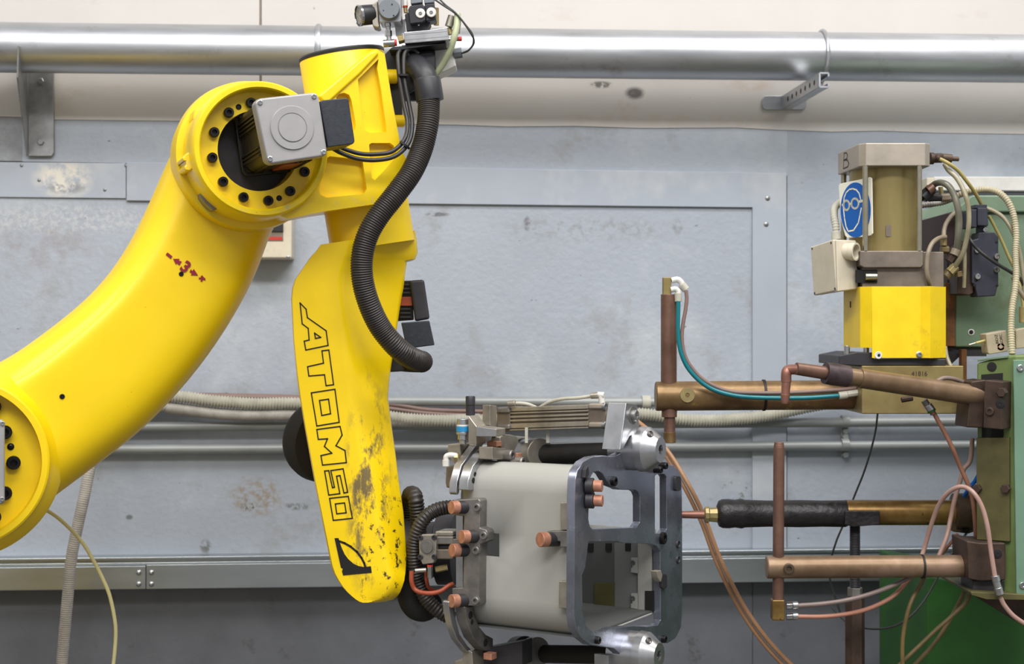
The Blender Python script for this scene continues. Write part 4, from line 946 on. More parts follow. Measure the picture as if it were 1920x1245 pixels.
# lower arcs
vb('rear_plate', 'alu', B8((400, 735), (415, 722), (450, 735), (455, 870), (490, 1000), (560, 1100), (640, 1175), (620, 1190), (550, 1150), (470, 1050), (425, 930), (402, 810)), -0.246, -0.260, bev=0.002)
vb('rear_clamp_arc', 'alu_dull', B8((530, 775), (600, 775), (612, 850), (650, 940), (705, 1005), (765, 1035), (762, 1140), (690, 1135), (600, 1035), (548, 900)), -0.222, -0.244, bev=0.002)
for q, r in (((578, 845), 0.0075), ((590, 900), 0.005), ((700, 1070), 0.0075)): bolt('clamp_hole', EP.pt(*B8(q)[0], -0.2218), AX, r, 0.001, 'dark_gap', fx, 'dome')
p = EP.pt(*B8((738, 1178))[0], -0.21); Mesh().box(p, AX, Z, EP.u, 0.018, 0.012, 0.02).build('copper_shim', 'copper_bright', fx, bevel=0.001)
vb('lower_bracket', 'alu_warm', B8((515, 1100), (590, 1150), (600, 1300), (440, 1300), (445, 1220), (510, 1210)), -0.02, -0.08, SF)
vb('lower_underframe', 'charcoal', B8((620, 1130), (1000, 1060), (1000, 1260), (620, 1260)), -0.06, -0.10, SF)
# front clamp bar with copper pads
barp = A6((262, 515), (372, 510), (380, 520), (378, 640), (405, 648), (412, 660), (410, 700), (378, 712), (376, 975), (370, 988), (258, 985), (254, 908), (303, 905), (306, 765), (258, 762), (256, 690), (303, 684), (308, 588), (262, 584))
fcb = vb('front_clamp_bar', 'alu_dull', barp, 0.026, -0.004, SF, 0.002)
vb('back_bar', 'alu', A6((272, 560), (303, 560), (303, 930), (272, 930)), 0.008, -0.02, SF, 0.001)
pax = Vector((-0.80, -0.55, 0.05)).normalized()
def pad(q, r=0.0125, ln=0.020, ax=pax, fr=SF, d=0.026, zz=A6):
    c = fr.pt(*zz(q)[0], d)
    sv_ = Mesh().cyl(c - ax * 0.012, c + ax * 0.012, r * 0.98, seg=22).build('pad_sleeve', 'charcoal', fx, bevel=0.001)
    Mesh().cyl(c + ax * 0.012, c + ax * (0.012 + ln * 0.75), r, seg=24).build('copper_pad', 'copper_bright', sv_, bevel=0.0012)
for q in ((305, 548), (350, 678), (308, 738), (305, 962)): pad(q)
for q in ((372, 547), (402, 672), (368, 738), (366, 962)): bolt('clamp_bolt', SF.pt(*A6(q)[0], 0.026), SF.n, 0.0075, 0.008, 'alu_dull', fcb)
# blocks at the right edge of the front sheet
vb('edge_block', 'alu_warm', A6((735, 527), (808, 524), (808, 650), (737, 650)), 0.016, 0.0, SF)
vb('edge_block', 'alu_dull', A6((675, 655), (735, 653), (808, 655), (812, 725), (735, 725), (735, 700), (678, 695)), 0.018, 0.0, SF)
vb('edge_block', 'alu_warm', A6((730, 876), (814, 874), (812, 1005), (728, 996)), 0.016, 0.0, SF)
for q in ((793, 547), (793, 588), (793, 632), (793, 668), (793, 712), (788, 894), (788, 938), (788, 982)):
    bolt('block_screw', SF.pt(*A6(q)[0], 0.0155), SF.n, 0.0048, 0.0015, 'charcoal', fx, 'socket')
pad((702, 690), 0.0135, 0.022, pax, SF, 0.014)
# pads on the end plate, pointing right
for q in ((850, 452), (852, 517)):
    c = EP.pt(*A6(q)[0], 0.018); ax2 = (AX * 0.9 + EP.u * 0.25).normalized()
    sv_ = Mesh().cyl(c, c + ax2 * 0.014, 0.0145, seg=24).build('pad_sleeve', 'charcoal', fx, bevel=0.001)
    Mesh().cyl(c + ax2 * 0.014, c + ax2 * 0.030, 0.0105, seg=24).build('copper_pad', 'copper_bright', sv_, bevel=0.0012)
for q in ((800, 508), (818, 508)): bolt('stop_screw', SF.pt(*A6(q)[0], 0.012), SF.n, 0.006, 0.006, 'charcoal', fx)
for q, r in (((1186, 685), 0.012), ((967, 432), 0.009), ((1190, 1133), 0.007), ((895, 1138), 0.007)): bolt('plate_screw', EP.pt(*A6(q)[0], 0.018), AX, r, 0.008, 'bolt_black', ep)
for q in ((1262, 445), (1200, 880)):
    x, y = A6(q)[0]; Mesh().prism(EP, rrect(x - 5, y - 15, x + 5, y + 13, 4), 0.024, 0.018).build('slot_clip', 'charcoal', fx, bevel=0.001)
for q in ((1258, 712), (1258, 780)): bolt('plate_screw', EP.pt(*A6(q)[0], 0.018), AX, 0.008, 0.003, 'charcoal', ep, 'hole')
vb('locating_tooth', 'taupe_light', A6((1166, 832), (1185, 828), (1192, 850), (1184, 882), (1170, 860)), 0.024, 0.01)
for q in ((1155, 380), (1178, 362)): bolt('stop_screw', EP.pt(*A6(q)[0], 0.018), AX, 0.007, 0.016, 'bolt_black', fx)
vb('edge_fork', 'charcoal', A6((850, 380), (862, 360), (866, 400), (856, 420), (846, 418)), 0.026, 0.018)
# ---- wrist equipment between forearm and fixture
cc_ = thing('compact_cylinder', 'small square pneumatic cylinder between the robot wrist and the fixture', 'cylinder', P(800, 1055, 2.84))
CF = Frame(P(800, 1020, 2.83), -22.0)
poly = D5((185, 490), (210, 465), (315, 465), (325, 490), (322, 640), (300, 690), (215, 700), (190, 640))
Mesh().prism(CF, poly, 0.0, -0.012).build('front_flange', 'alu_warm', cc_, bevel=0.002)
q = CF.pt(*D5((255, 562))[0], 0.0)
Mesh().lathe(q, CF.n, [(0, 0.0150), (0.001, 0.0150), (0.001, 0.0120), (0.003, 0.0115), (0.003, 0)], 32).build('piston_face', 'alu_dull', cc_)
for q in ((203, 490), (310, 488), (202, 640), (310, 638)): bolt('corner_screw', CF.pt(*D5(q)[0], 0.0), CF.n, 0.0052, 0.003, 'charcoal', cc_)
for (y0, y1, d0, mt) in ((440, 480, -0.006, 'alu_warm'), (480, 545, -0.004, 'alu_dull'), (545, 580, -0.012, 'charcoal'), (580, 660, -0.008, 'cast_taupe')):
    Mesh().prism(CF, D5((312, y0), (455, y0), (455, y1), (312, y1)), d0, -0.05).build('cylinder_body', mt, cc_, bevel=0.003)
Mesh().cyl(P(*D5((275, 700))[0], 2.835), P(*D5((275, 804))[0], 2.835), 0.0055, seg=16).build('speed_fitting', 'chrome', cc_, bevel=0.001)
Mesh().cyl(P(*D5((275, 700))[0], 2.835), P(*D5((275, 714))[0], 2.835), 0.0058, seg=16).build('seal_ring', 'red_part', cc_)
Mesh().cyl(P(*D5((160, 748))[0], 2.835), P(*D5((245, 742))[0], 2.835), 0.0045, seg=12).build('speed_fitting', 'alu_warm', cc_)
Mesh().cyl(P(*D5((318, 740))[0], 2.845), P(*D5((410, 720))[0], 2.845), 0.006, seg=6).build('speed_fitting', 'brass', cc_)
def D5y(*pts): return [(*D5((x, y))[0], Y) for x, y, Y in pts]
hose('orange_hose', 'front orange air hose looping below the compact cylinder at the wrist', 'hose', D5y((132, 750, 2.832), (132, 830, 2.83), (155, 890, 2.83), (210, 918, 2.825), (290, 922, 2.82), (360, 905, 2.825), (420, 865, 2.83), (455, 850, 2.835)), 4.4, 'hose_orange', group='orange air hoses')
hose('orange_hose', 'short orange air hose behind the front orange loop at the wrist', 'hose', D5y((245, 755, 2.85), (248, 820, 2.85), (265, 880, 2.86), (300, 900, 2.87)), 3.6, 'hose_orange', group='orange air hoses')
hose('corrugated_hose', 'left black corrugated hose looping beside the lower end of the forearm', 'hose', D5y((190, 560, 2.93), (185, 420, 2.92), (172, 260, 2.91), (160, 180, 2.91), (140, 150, 2.93), (115, 170, 2.96), (110, 300, 2.98), (115, 500, 2.98)), 15.5, 'hose_black', (0.16, 6), group='wrist hoses')
hose('corrugated_hose', 'black corrugated hose arching from the wrist down past the compact cylinder', 'hose', D5y((500, 255, 2.88), (400, 255, 2.87), (300, 285, 2.86), (225, 350, 2.855), (175, 440, 2.855), (150, 560, 2.86), (155, 700, 2.865), (180, 820, 2.87), (240, 960, 2.87), (340, 1060, 2.87), (450, 1120, 2.88)), 14, 'hose_black', (0.16, 6), group='wrist hoses')
m = Mesh(); m.tube([P(762, 1060, 2.92), P(768, 1110, 2.915), P(778, 1135, 2.915), P(796, 1140, 2.92), P(806, 1125, 2.94)], 0.026, 18); tag(m.build('cable_sleeve', 'black_soft'), 'black fabric sleeve hanging under the robot wrist', 'sleeve')
# white air tubes of the top cylinder
hose('air_tube', 'white air tube at the left end of the fixture cylinder', 'hose', [(958, 757, 2.975), (975, 756, 2.970), (990, 758, 2.970), (1005, 764, 2.975)], 3.2, 'conduit_cream', group='white air tubes on the fixture')
hose('air_tube', 'white air tube arching over the right end of the fixture cylinder', 'hose', [(1012, 764, 2.975), (1030, 754, 2.960), (1055, 748, 2.940), (1085, 746, 2.920), (1112, 742, 2.905)], 3.2, 'conduit_cream', group='white air tubes on the fixture')
for q0, q1, Y in (((952, 757), (966, 756), 2.970), ((1108, 742), (1122, 741), 2.900)):
    Mesh().cyl(P(*q0, Y), P(*q1, Y - 0.005), 0.0062, seg=12).build('push_fitting', 'alu_warm', fx, bevel=0.001)
Mesh().cyl(P(1127, 741, 2.895), P(1129, 756, 2.895), 0.006, seg=12).build('push_fitting', 'white_plastic', fx, bevel=0.001)
Mesh().cyl(P(1120, 740, 2.898), P(1133, 741, 2.892), 0.0058, seg=12).build('push_fitting', 'white_plastic', fx, bevel=0.001)
# ================================================================ the spot welding machine on the right
XU, YB = Vector((1, 0, 0)), Vector((0, 1, 0))
def slab(name, mat, poly, Y0, depth, parent, bevel=0.002, seg=2):
    """outline in the picture at distance Y0, with straight depth behind it"""
    f = [P(x, y, Y0) for x, y in poly]; n = len(f); m = Mesh()
    V = [m.bm.verts.new(p) for p in f]; B = [m.bm.verts.new(p + YB * depth) for p in f]
    m.bm.faces.new(V); m.bm.faces.new(list(reversed(B)))
    for i in range(n): m.bm.faces.new((V[i], V[(i + 1) % n], B[(i + 1) % n], B[i]))
    return m.build(name, mat, parent, bevel=bevel, seg=seg)
def rc(x0, y0, x1, y1): return [(x0, y0), (x1, y0), (x1, y1), (x0, y1)]
def rod3(name, mat, q0, q1, Y0, rpx, parent, Y1=None, seg=28, bevel=0.001, r1=None):
    p0 = P(*q0, Y0); p1 = P(*q1, Y1 or Y0); r = PX(rpx, Y0)
    return Mesh().cyl(p0, p1, r, PX(r1, Y1 or Y0) if r1 else None, seg).build(name, mat, parent, bevel=bevel)
def foot(px, py, Y): p = P(px, py, Y); return p

# ---- welder body: upper housing, column, base
wm = thing('spot_welder', 'green spot welding machine housing at the right edge of the picture', 'welding machine', (1.05, 3.4, 0))
slab('upper_housing', 'green_machine', rc(1791, 398, 2300, 651), 3.16, 0.42, wm, 0.004)
slab('housing_cap', 'green_machine', [(1822, 366), (2300, 366), (2300, 398), (1786, 398)], 3.15, 0.44, wm, 0.004)
slab('housing_side', 'maroon_dark', rc(1776, 400, 1791, 651), 3.165, 0.40, wm, 0.001)
slab('rust_strip', 'rust', rc(1773, 530, 1791, 649), 3.155, 0.03, wm, 0.001)
bolt('housing_hole', P(1821, 623, 3.16), -YB, 0.0068, 0.0015, 'white_paint', wm, 'hole'); bolt('housing_hole', P(1821, 623, 3.1588), -YB, 0.0045, 0.0006, 'dark_gap', wm, 'dome')
slab('hanger_strap', 'rust', rc(1803, 655, 1813, 715), 3.14, 0.02, wm, 0.001)
slab('hanger_bracket', 'charcoal', [(1776, 650), (1850, 650), (1850, 668), (1800, 668), (1782, 685), (1776, 672)], 3.17, 0.2, wm, 0.001)
# front column, turned a little: its left face carries the arms
GF = Frame(P(1866, 890, 2.92), -28.0)      # left-front face of the column
col_px = [(1832, 680), (1894, 668), (1896, 1120), (1834, 1108)]
cf = [P(1832, 681, 2.935), P(1890, 668, 2.90), P(1893, 1117, 2.90), P(1834, 1107, 2.935)]
cr = [P(1905, 666, 2.885), P(2060, 664, 2.885), P(2060, 1122, 2.885), P(1906, 1120, 2.885)]
m = Mesh(); dz = Vector((0, 0.30, 0))
bx0 = Vector((P(1850, 0, 3.25).x, 3.25, 0)); top = [cf[0], cf[1], cr[0], cr[1], cr[1] + dz, Vector((bx0.x, bx0.y, cf[0].z))]; bot = [cf[3], cf[2], cr[3], cr[2], cr[2] + dz, Vector((bx0.x, bx0.y, cf[3].z))]
m.ring_loft([top, bot]); m.build('front_column', 'green_column', wm, bevel=0.004, seg=3)
CFn = (cf[1] - cf[0]).cross(cf[3] - cf[0]).normalized()
if CFn.y > 0: CFn = -CFn
KF = Frame(cf[0], math.degrees(math.atan2(CFn.x, -CFn.y)))
def kp(name, mat, poly, d0, d1, parent=wm, bevel=0.001): return Mesh().prism(KF, poly, d0, d1).build(name, mat, parent, bevel=bevel)
kp('slot_opening', 'dark_gap', D2((338, 240), (565, 222), (572, 905), (345, 905)), 0.0012, -0.002, bevel=0)
cvp = kp('cover_plate', 'olive_plate', D2((285, 912), (635, 905), (640, 2010), (290, 1990)), 0.008, 0.0, bevel=0.001)
bolt('column_hole', KF.pt(*D2((450, 157))[0], 0.0008), KF.n, 0.0095, 0.0006, 'dark_gap', wm, 'dome')
kp('column_lip', 'green_machine', D2((292, 78), (620, 35), (620, 62), (296, 100)), 0.004, -0.01)
spn = slab('side_panel', 'green_panel', [(1900, 675), (2055, 672), (2055, 1117), (1906, 1116)], 2.879, 0.006, wm, 0.0015)
for q in ((1912.5, 690), (1917, 1097)):
    bolt('panel_screw', P(*q, 2.879), -YB, 0.0065, 0.004, 'chrome', spn)
for q in ((1833, 916), (1887, 916)): bolt('cover_bolt', KF.pt(*q, 0.008), KF.n, 0.0095, 0.01, 'block_brown', cvp, 'hex')
slab('foot_plate', 'olive_plate', [(1820, 1110), (1990, 1118), (1990, 1126), (1850, 1124), (1822, 1116)], 2.87, 0.20, wm, 0.001)
slab('gusset', 'block_brown', [(1828, 1118), (1990, 1130), (1990, 1210), (1930, 1180)], 2.94, 0.03, wm, 0.001)
slab('machine_base', 'green_base', [(1738, 1082), (1830, 1098), (2300, 1100), (2300, 2300), (1738, 2300)], 3.22, 0.42, wm, 0.004)
# ---- press cylinder
pc = thing('press_cylinder', 'square headed pneumatic press cylinder with tie rods above the yellow guard', 'press cylinder', P(1675, 536, 3.1))
hb = [P(1571, 291, 3.17), P(1609, 268, 3.02), P(1624, 268, 3.0), P(1733, 268, 3.0), P(1743, 268, 3.01), P(1743, 268, 3.22)]
tp = []
TY = 3.0
z0 = P(0, 268, TY).z; z1 = P(0, 311, TY).z
xy = [(P(1571, 0, 3.17).x, 3.17), (P(1609.5, 0, 3.015).x, 3.015), (P(1624, 0, 3.0).x, 3.0), (P(1735, 0, 3.0).x, 3.0), (P(1743.5, 0, 3.012).x, 3.012), (P(1743.5, 0, 3.012).x, 3.18), (P(1600, 0, 3.2).x, 3.2)]
def plan(name, mat, xy, za, zb, parent, bevel=0.002):
    return Mesh().ring_loft([[Vector((x, y, za)) for x, y in xy], [Vector((x, y, zb)) for x, y in xy]]).build(name, mat, parent, bevel=bevel)
plan('top_head', 'taupe_light', xy, z0, z1, pc)
uF = (Vector((xy[1][0], xy[1][1], 0)) - Vector((xy[0][0], xy[0][1], 0))).normalized(); nF = Vector((uF.y, -uF.x, 0))
HF = Frame(Vector((xy[0][0], xy[0][1], z1)), math.degrees(math.atan2(nF.x, -nF.y)))
bp = C2((408, 180), (400, 330)); 
m = Mesh()
for l in (C2((410, 185), (403, 330)), C2((410, 185), (432, 182), (442, 205), (436, 235), (408, 252)), C2((408, 252), (440, 250), (455, 280), (445, 312), (403, 330))):
    ribbon(m, [HF.pt(x, y, 0.0006) for x, y in l], 0.0022, HF.n)
m.build('letter_b', 'ink', pc)
zc = P(0, 470, TY).z
bcx = P(1660, 0, 3.10).x
Mesh().cyl(Vector((bcx, 3.10, zc)), Vector((bcx, 3.10, z1)), PX(66, 3.10), seg=56).build('barrel', 'olive_tube', pc)
Mesh().prism(Frame(Vector((bcx, 3.10, zc)), 0), rrect(1661, 422, 1671, 443, 2), PX(66, 3.1) + 0.0008, PX(66, 3.1) - 0.004).build('barrel_sticker', 'cast_taupe', pc)
for x, Y in ((1622.5, 3.005), (1723.5, 3.005), (1582, 3.17)):
    p = P(x, 400, Y); Mesh().cyl(Vector((p.x, Y, zc)), Vector((p.x, Y, z1)), PX(5.2, Y), seg=18).build('tie_rod', 'rod_chrome', pc)
    Mesh().cyl(Vector((p.x, Y, zc)), Vector((p.x, Y, zc + 0.016)), PX(4.6, Y), seg=18).build('rod_thread', 'cast_taupe', pc)
slab('lower_head', 'cast_taupe', [(1612, 470), (1623, 470), (1732, 470), (1732, 497), (1727, 502), (1620, 502), (1612, 498)], 3.0, 0.2, pc, 0.0025)
slab('lower_head_side', 'cast_taupe', rc(1728, 472, 1770, 540), 3.03, 0.15, pc, 0.002)
slab('spacer', 'cast_taupe', rc(1617, 502, 1735, 542), 3.012, 0.16, pc, 0.001)
slab('spacer_gap', 'dark_gap', rc(1606, 506, 1645, 530), 3.009, 0.01, pc, 0)
rod3('clamp_screw', 'rod_chrome', (1622, 519), (1644, 519), 3.005, 7, pc)
slab('spacer_left', 'dark_gap', rc(1606, 498, 1617, 542), 3.03, 0.12, pc, 0.001)
# ---- yellow guard
gd_ = thing('yellow_guard', 'yellow folded sheet guard below the press cylinder', 'guard', P(1680, 670, 3.05))
GY = 2.99
gx = [(P(1583, 0, 3.12).x, 3.12), (P(1614, 0, 3.01).x, 3.01), (P(1635, 0, GY).x, GY), (P(1726, 0, GY).x, GY), (P(1744, 0, 2.975).x, 2.975), (P(1772, 0, 3.02).x, 3.02), (P(1772, 0, 3.02).x + .004, 3.14)]
gz0 = P(0, 537, GY).z; gz1 = P(0, 671, GY).z; gzc = P(0, 652, GY).z
m = Mesh()
for i in range(len(gx) - 1):
    zb = gzc if i < 2 else gz1
    (xa, ya), (xb, yb) = gx[i], gx[i + 1]
    V = [m.bm.verts.new(q) for q in (Vector((xa, ya, gz0)), Vector((xb, yb, gz0)), Vector((xb, yb, zb)), Vector((xa, ya, zb)))]
    m.bm.faces.new(V)
m.build('guard_sheet', 'yellow_guard', gd_, solid=0.003, angle=0)
bolt('guard_hole', P(1647, 666, GY - 0.002), -YB, 0.0075, 0.001, 'white_paint', gd_, 'hole')
bolt('guard_hole', P(1648, 666, GY - 0.003), -YB, 0.003, 0.0006, 'dark_gap', gd_, 'dome')
bolt('guard_washer', P(1723.5, 665, GY - 0.0015), -YB, 0.0068, 0.0015, 'alu', gd_, 'dome'); bolt('guard_bolt', P(1723.5, 665, GY - 0.003), -YB, 0.005, 0.005, 'steel', gd_)
slab('guard_mark', 'block_brown', rc(1594, 565, 1603, 577), 3.07, 0.004, gd_, 0)
# ---- black clamp plate and brass head block
bk = thing('clamp_plate', 'black steel clamp plate under the yellow guard', 'plate', P(1680, 686, 3.1))
slab('plate_body', 'charcoal', [(1573, 667), (1608, 660), (1637, 661), (1637, 673), (1774, 673), (1774, 686), (1615, 686), (1573, 684)], 3.0, 0.2, bk, 0.002)
for x, y in ((1588, 655), (1624, 652)): 
    p = P(x, 665, 3.02); Mesh().cyl(p, p + Z * 0.018, 0.006, seg=12).build('plate_screw', 'chrome', bk, bevel=0.001)
hd = thing('brass_head', 'brass coloured head block of the upper welding arm stamped 41816', 'head block', P(1710, 776, 3.1))
slab('block', 'brass_block', rc(1616, 686, 1807, 776), 2.995, 0.17, hd, 0.002)
text_obj('41816', 0.0135, 'stamped_number', 'bronze_dark', hd, P(1724, 701, 2.9942), XU, Z, -YB, 0.95)
# ---- upper arm with its electrode
UY = 3.08
ua = thing('upper_arm', 'thick bronze upper welding arm with upright copper electrode at its left end', 'welding arm', P(1420, 770, UY))
p0 = P(1229, 743, UY); p1 = P(1640, 740, UY)
Mesh().lathe(p0, p1 - p0, [(0, 0.0285), (0.002, 0.0303), ((p1 - p0).length, 0.0303)], 48).build('arm_tube', 'bronze', ua)
q = P(1289, 741, UY - 0.030); Mesh().lathe(q + YB * 0.006, -YB, [(0, 0.0155), (0.006, 0.0155), (0.0075, 0.0145), (0.0075, 0.0045), (0.005, 0.004), (0.005, 0)], 32).build('clamp_disc', 'brass', ua)
rod3('electrode_shaft', 'copper_dark', (1254, 735), (1254, 552), UY, 15, ua)
slab('electrode_head', 'brass_block', rc(1243.5, 520, 1259, 554), UY - 0.012, 0.022, ua, 0.0015)
rod3('electrode_collar', 'copper_dark', (1255, 766), (1255, 782), UY, 14.5, ua); rod3('electrode_stub', 'copper_dark', (1255.5, 780), (1255.5, 812), UY, 10.5, ua); rod3('electrode_cap', 'bronze', (1255.5, 810), (1255.5, 830), UY, 11.8, ua)
b = band('cable_tie', 'ink', None, P(1432, 741, UY), XU, 0.0312, 0.005, 0.0012); tag(b, 'black cable tie round the upper welding arm and its hoses', 'cable tie', 'cable ties')
# fittings and hoses on the electrode
ft = thing('hose_fitting', 'white elbow hose fittings on top of the upright electrode', 'hose fitting', P(1268, 560, UY - 0.02))
m = Mesh(); m.tube([P(*B1(x)[0], UY - 0.01) for x in ((205, 125), (240, 118), (262, 130), (285, 165))], 0.0062, 14); m.build('elbow', 'white_plastic', ft)
m = Mesh(); m.tube([P(*B1(x)[0], UY - 0.014) for x in ((200, 185), (230, 180), (247, 195), (248, 215))], 0.0058, 14); m.build('elbow', 'white_plastic', ft)
a_, b_ = B1((268, 148), (300, 185)); rod3('sleeve', 'conduit_cream', a_, b_, UY - 0.01, 7.5, ft, seg=18)
a_, b_ = B1((247, 205), (249, 262)); rod3('sleeve', 'conduit_cream', a_, b_, UY - 0.014, 7, ft, seg=18)
def zy(z, Y, *pts): return [(*z(p)[0], Y) for p in pts]
hose('teal_hose', 'teal water hose curving from the upright electrode along the upper arm', 'hose', zy(B1, UY - 0.045, (249, 258), (247, 350), (246, 440), (253, 530), (272, 610), (310, 690), (375, 765), (460, 825), (570, 862), (700, 880), (900, 886), (1100, 884), (1295, 870)), 4.1, 'teal')
hose('brown_hose', 'brown water hose beside the teal one along the upper arm', 'hose', zy(B1, UY - 0.040, (298, 188), (303, 240), (296, 310), (280, 400), (272, 480), (280, 570), (312, 655), (385, 745), (480, 808), (600, 845), (760, 853), (950, 852), (1150, 842), (1300, 832), (1400, 822)), 3.6, 'hose_brown_wall')
cp = thing('hose_coupling', 'white hose coupling at the end of the teal hose', 'hose coupling', P(1592, 745, 3.03))
a_, b_ = B1((1290, 872), (1345, 864)); rod3('coupling_sleeve', 'conduit_cream', a_, b_, UY - 0.045, 7.2, cp); 
a_, b_ = B1((1345, 862), (1415, 852)); rod3('coupling_nut', 'conduit_cream', a_, b_, UY - 0.045, 6.6, cp, seg=8)
# ---- slanted electrode holder
SY = 2.86
sl = thing('electrode_holder', 'slanted bronze electrode holder with bent copper tip in front of the brass block', 'electrode holder', P(1680, 760, SY))
h0 = P(1588, 705.5, SY - 0.01); h1 = P(1845, 744, SY + 0.06)
hl = (h1 - h0).length
Mesh().lathe(h0, h1 - h0, [(0, 0.0165), (0.026, 0.0165), (0.0265, 0.0190), (0.034, 0.0192), (0.036, 0.0188), (hl, 0.0205)], 40).build('holder_tube', 'bronze_tube', sl)
d_ = (h0 - h1).normalized()
Mesh().lathe(h0, d_, [(-0.002, 0.0165), (-0.002, 0.0205), (0.030, 0.0215), (0.046, 0.0205), (0.046, 0.013)], 36).build('collar', 'collar_dark', sl)
Mesh().lathe(h0 + d_ * 0.04, d_, [(0, 0.0128), (0.066, 0.0118)], 28).build('tip_shank', 'copper_dark', sl)
el_ = P(1476, 693, SY - 0.022)
m = Mesh(); m.tube([h0 + d_ * 0.098, P(1479, 693.5, SY - 0.02), P(1474.5, 700, SY - 0.022), P(1474, 716, SY - 0.022)], 0.0098, 20); m.build('tip_elbow', 'copper_red', sl)
t0_ = P(1474.5, 712, SY - 0.022); t1_ = P(1471.5, 757, SY - 0.026)
tl_ = (t1_ - t0_).length
Mesh().lathe(t0_, t1_ - t0_, [(0, 0.0088), (tl_ * .62, 0.0080), (tl_ * .64, 0.0088), (tl_ * .88, 0.0078), (tl_, 0.0055)], 24).build('tip_cap', 'copper_red', sl)
# brown clamp block on the column
bkA = thing('holder_block', 'dark brown clamp block gripping the slanted electrode holder', 'clamp block', P(1848, 805, 2.93))
kp('block', 'block_brown', D2((375, 296), (568, 318), (560, 825), (355, 805)), 0.055, 0.0, bkA, 0.002)
slab('block_side', 'block_brown', D2((232, 312), (398, 292), (362, 808), (182, 800)), 2.90, 0.08, bkA, 0.003)
bolt('block_screw', KF.pt(*D2((432, 630))[0], 0.055), KF.n, 0.008, 0.004, 'block_brown', bkA)
bolt('block_bolt', KF.pt(*D2((572, 428))[0], 0.045), KF.n, 0.010, 0.014, 'block_brown', bkA, 'hex')
bolt('block_hole', KF.pt(*D2((540, 552))[0], 0.0548), KF.n, 0.0095, 0.0012, 'dark_gap', bkA, 'dome')
# ---- horn in the middle, wrapped in black tape
HY = 3.14
hn = thing('welding_horn', 'brass welding horn wrapped in black tape pointing at the fixture', 'welding horn', P(1560, 990, HY))
def lat(name, mat, prof, y=962, Y=HY, parent=hn, seg=40, bevel=0, ang=35):
    x0 = prof[0][0]; p = P(x0, y, Y); return Mesh().lathe(p, XU, [(PX(x - x0, Y), PX(r, Y)) for x, r in prof], seg).build(name, mat, parent, bevel=bevel, angle=ang)
lat('electrode_tip', 'copper_red', [(1262, 5), (1275, 6.5), (1330, 8)], y=965)
lat('brass_nut', 'brass', [(1320, 10), (1322, 15), (1328, 16), (1330, 13), (1346, 14.5), (1352, 15)], y=965, seg=10, ang=20)
lat('tape_wrap', 'tape_black', [(1344, 15), (1348, 24), (1354, 27), (1366, 27.5), (1378, 26), (1390, 28), (1396, 26), (1440, 24.5), (1500, 25.5), (1540, 24.5), (1584, 25.2), (1588, 23.5)], y=963)
lat('horn_tube', 'brass_horn', [(1586, 23.6), (1800, 23.6)], y=961)
slab('tape_tail', 'tape_black', [(1584, 958), (1650, 958), (1650, 984), (1600, 988), (1584, 984)], HY - 0.031, 0.02, hn, 0.002)
lat('horn_collar', 'bronze_dark', [(1786, 24), (1788, 35), (1850, 36)], y=960)
slab('collar_lug', 'bronze_dark', [(1782, 976), (1830, 976), (1830, 996), (1816, 1001), (1786, 997)], HY - 0.02, 0.04, hn, 0.003)
bolt('collar_screw', P(1808, 990, HY - 0.02), -YB, 0.0092, 0.008, 'bolt_black', hn)
# ---- support jack under the horn
jk = thing('support_jack', 'threaded steel support post standing under the black taped horn', 'support post', Vector((P(1603, 1200, HY).x, HY, 0)))
px_ = P(1603, 990, HY).x
prof = []; n_ = 40; za = P(0, 986, HY).z; zb = P(0, 1105, HY).z
for i in range(n_ * 2 + 1): prof.append(((za - zb) * i / (n_ * 2), PX(8.8 if i % 2 else 10.2, HY)))
Mesh().lathe(Vector((px_, HY, zb)), Z, prof, 20).build('threaded_stud', 'charcoal', jk)
Mesh().lathe(Vector((px_, HY, zb - 0.014)), Z, [(0, 0.0160), (0.018, 0.0160)], 6).build('lock_nut', 'alu_dull', jk, bevel=0.001)
zq = P(0, 1120, HY).z
Mesh().lathe(Vector((px_, HY, 0)), Z, [(0, 0.06), (0.01, 0.06), (0.01, 0.0205), (zq - 0.004, 0.0205), (zq, 0.019)], 6).build('post', 'block_brown', jk)
# ---- lower arm with upright electrode
LY = 2.93
la_ = thing('lower_weld_arm', 'bronze lower welding arm carrying a tall upright copper electrode', 'welding arm', P(1640, 1085, LY))
p0 = P(1437, 1063.5, LY); p1 = P(1850, 1061, LY)
Mesh().lathe(p0, p1 - p0, [(0, 0.0205), (0.002, 0.0222), ((p1 - p0).length, 0.0215)], 44).build('arm_tube', 'bronze_tube', la_)
bolt('arm_screw', P(1478.5, 1066, LY - 0.021), -YB, 0.0105, 0.006, 'bronze_dark', la_)
rod3('electrode_shaft', 'copper_dark', (1459, 1128), (1460.5, 838), LY, 10.5, la_)
rod3('electrode_tip', 'copper_dark', (1460.5, 838), (1460.7, 829), LY, 10.0, la_, r1=8.5)
slab('electrode_foot', 'brass_horn', rc(1448, 1125, 1472, 1164), LY - 0.014, 0.026, la_, 0.003)
for y in (1135.5, 1156):
    rod3('barb_fitting', 'chrome', (1474, y), (1486, y - 0.5), LY - 0.004, 7.2, la_, seg=6); rod3('barb_fitting', 'chrome', (1486, y - 0.5), (1496, y - 1), LY - 0.004, 7.2, la_)
b = band('cable_tie', 'ink', None, P(1729, 1062, LY), XU, 0.0224, 0.004, 0.0012); tag(b, 'black cable tie round the lower welding arm', 'cable tie', 'cable ties')
bkB = thing('arm_block', 'dark brown clamp block gripping the lower welding arm', 'clamp block', P(1848, 1090, 2.95))
slab('block', 'block_brown', [(1812, 1014), (1838, 1018), (1886, 1018), (1886, 1088), (1838, 1090), (1816, 1086)], 2.885, 0.10, bkB, 0.003)
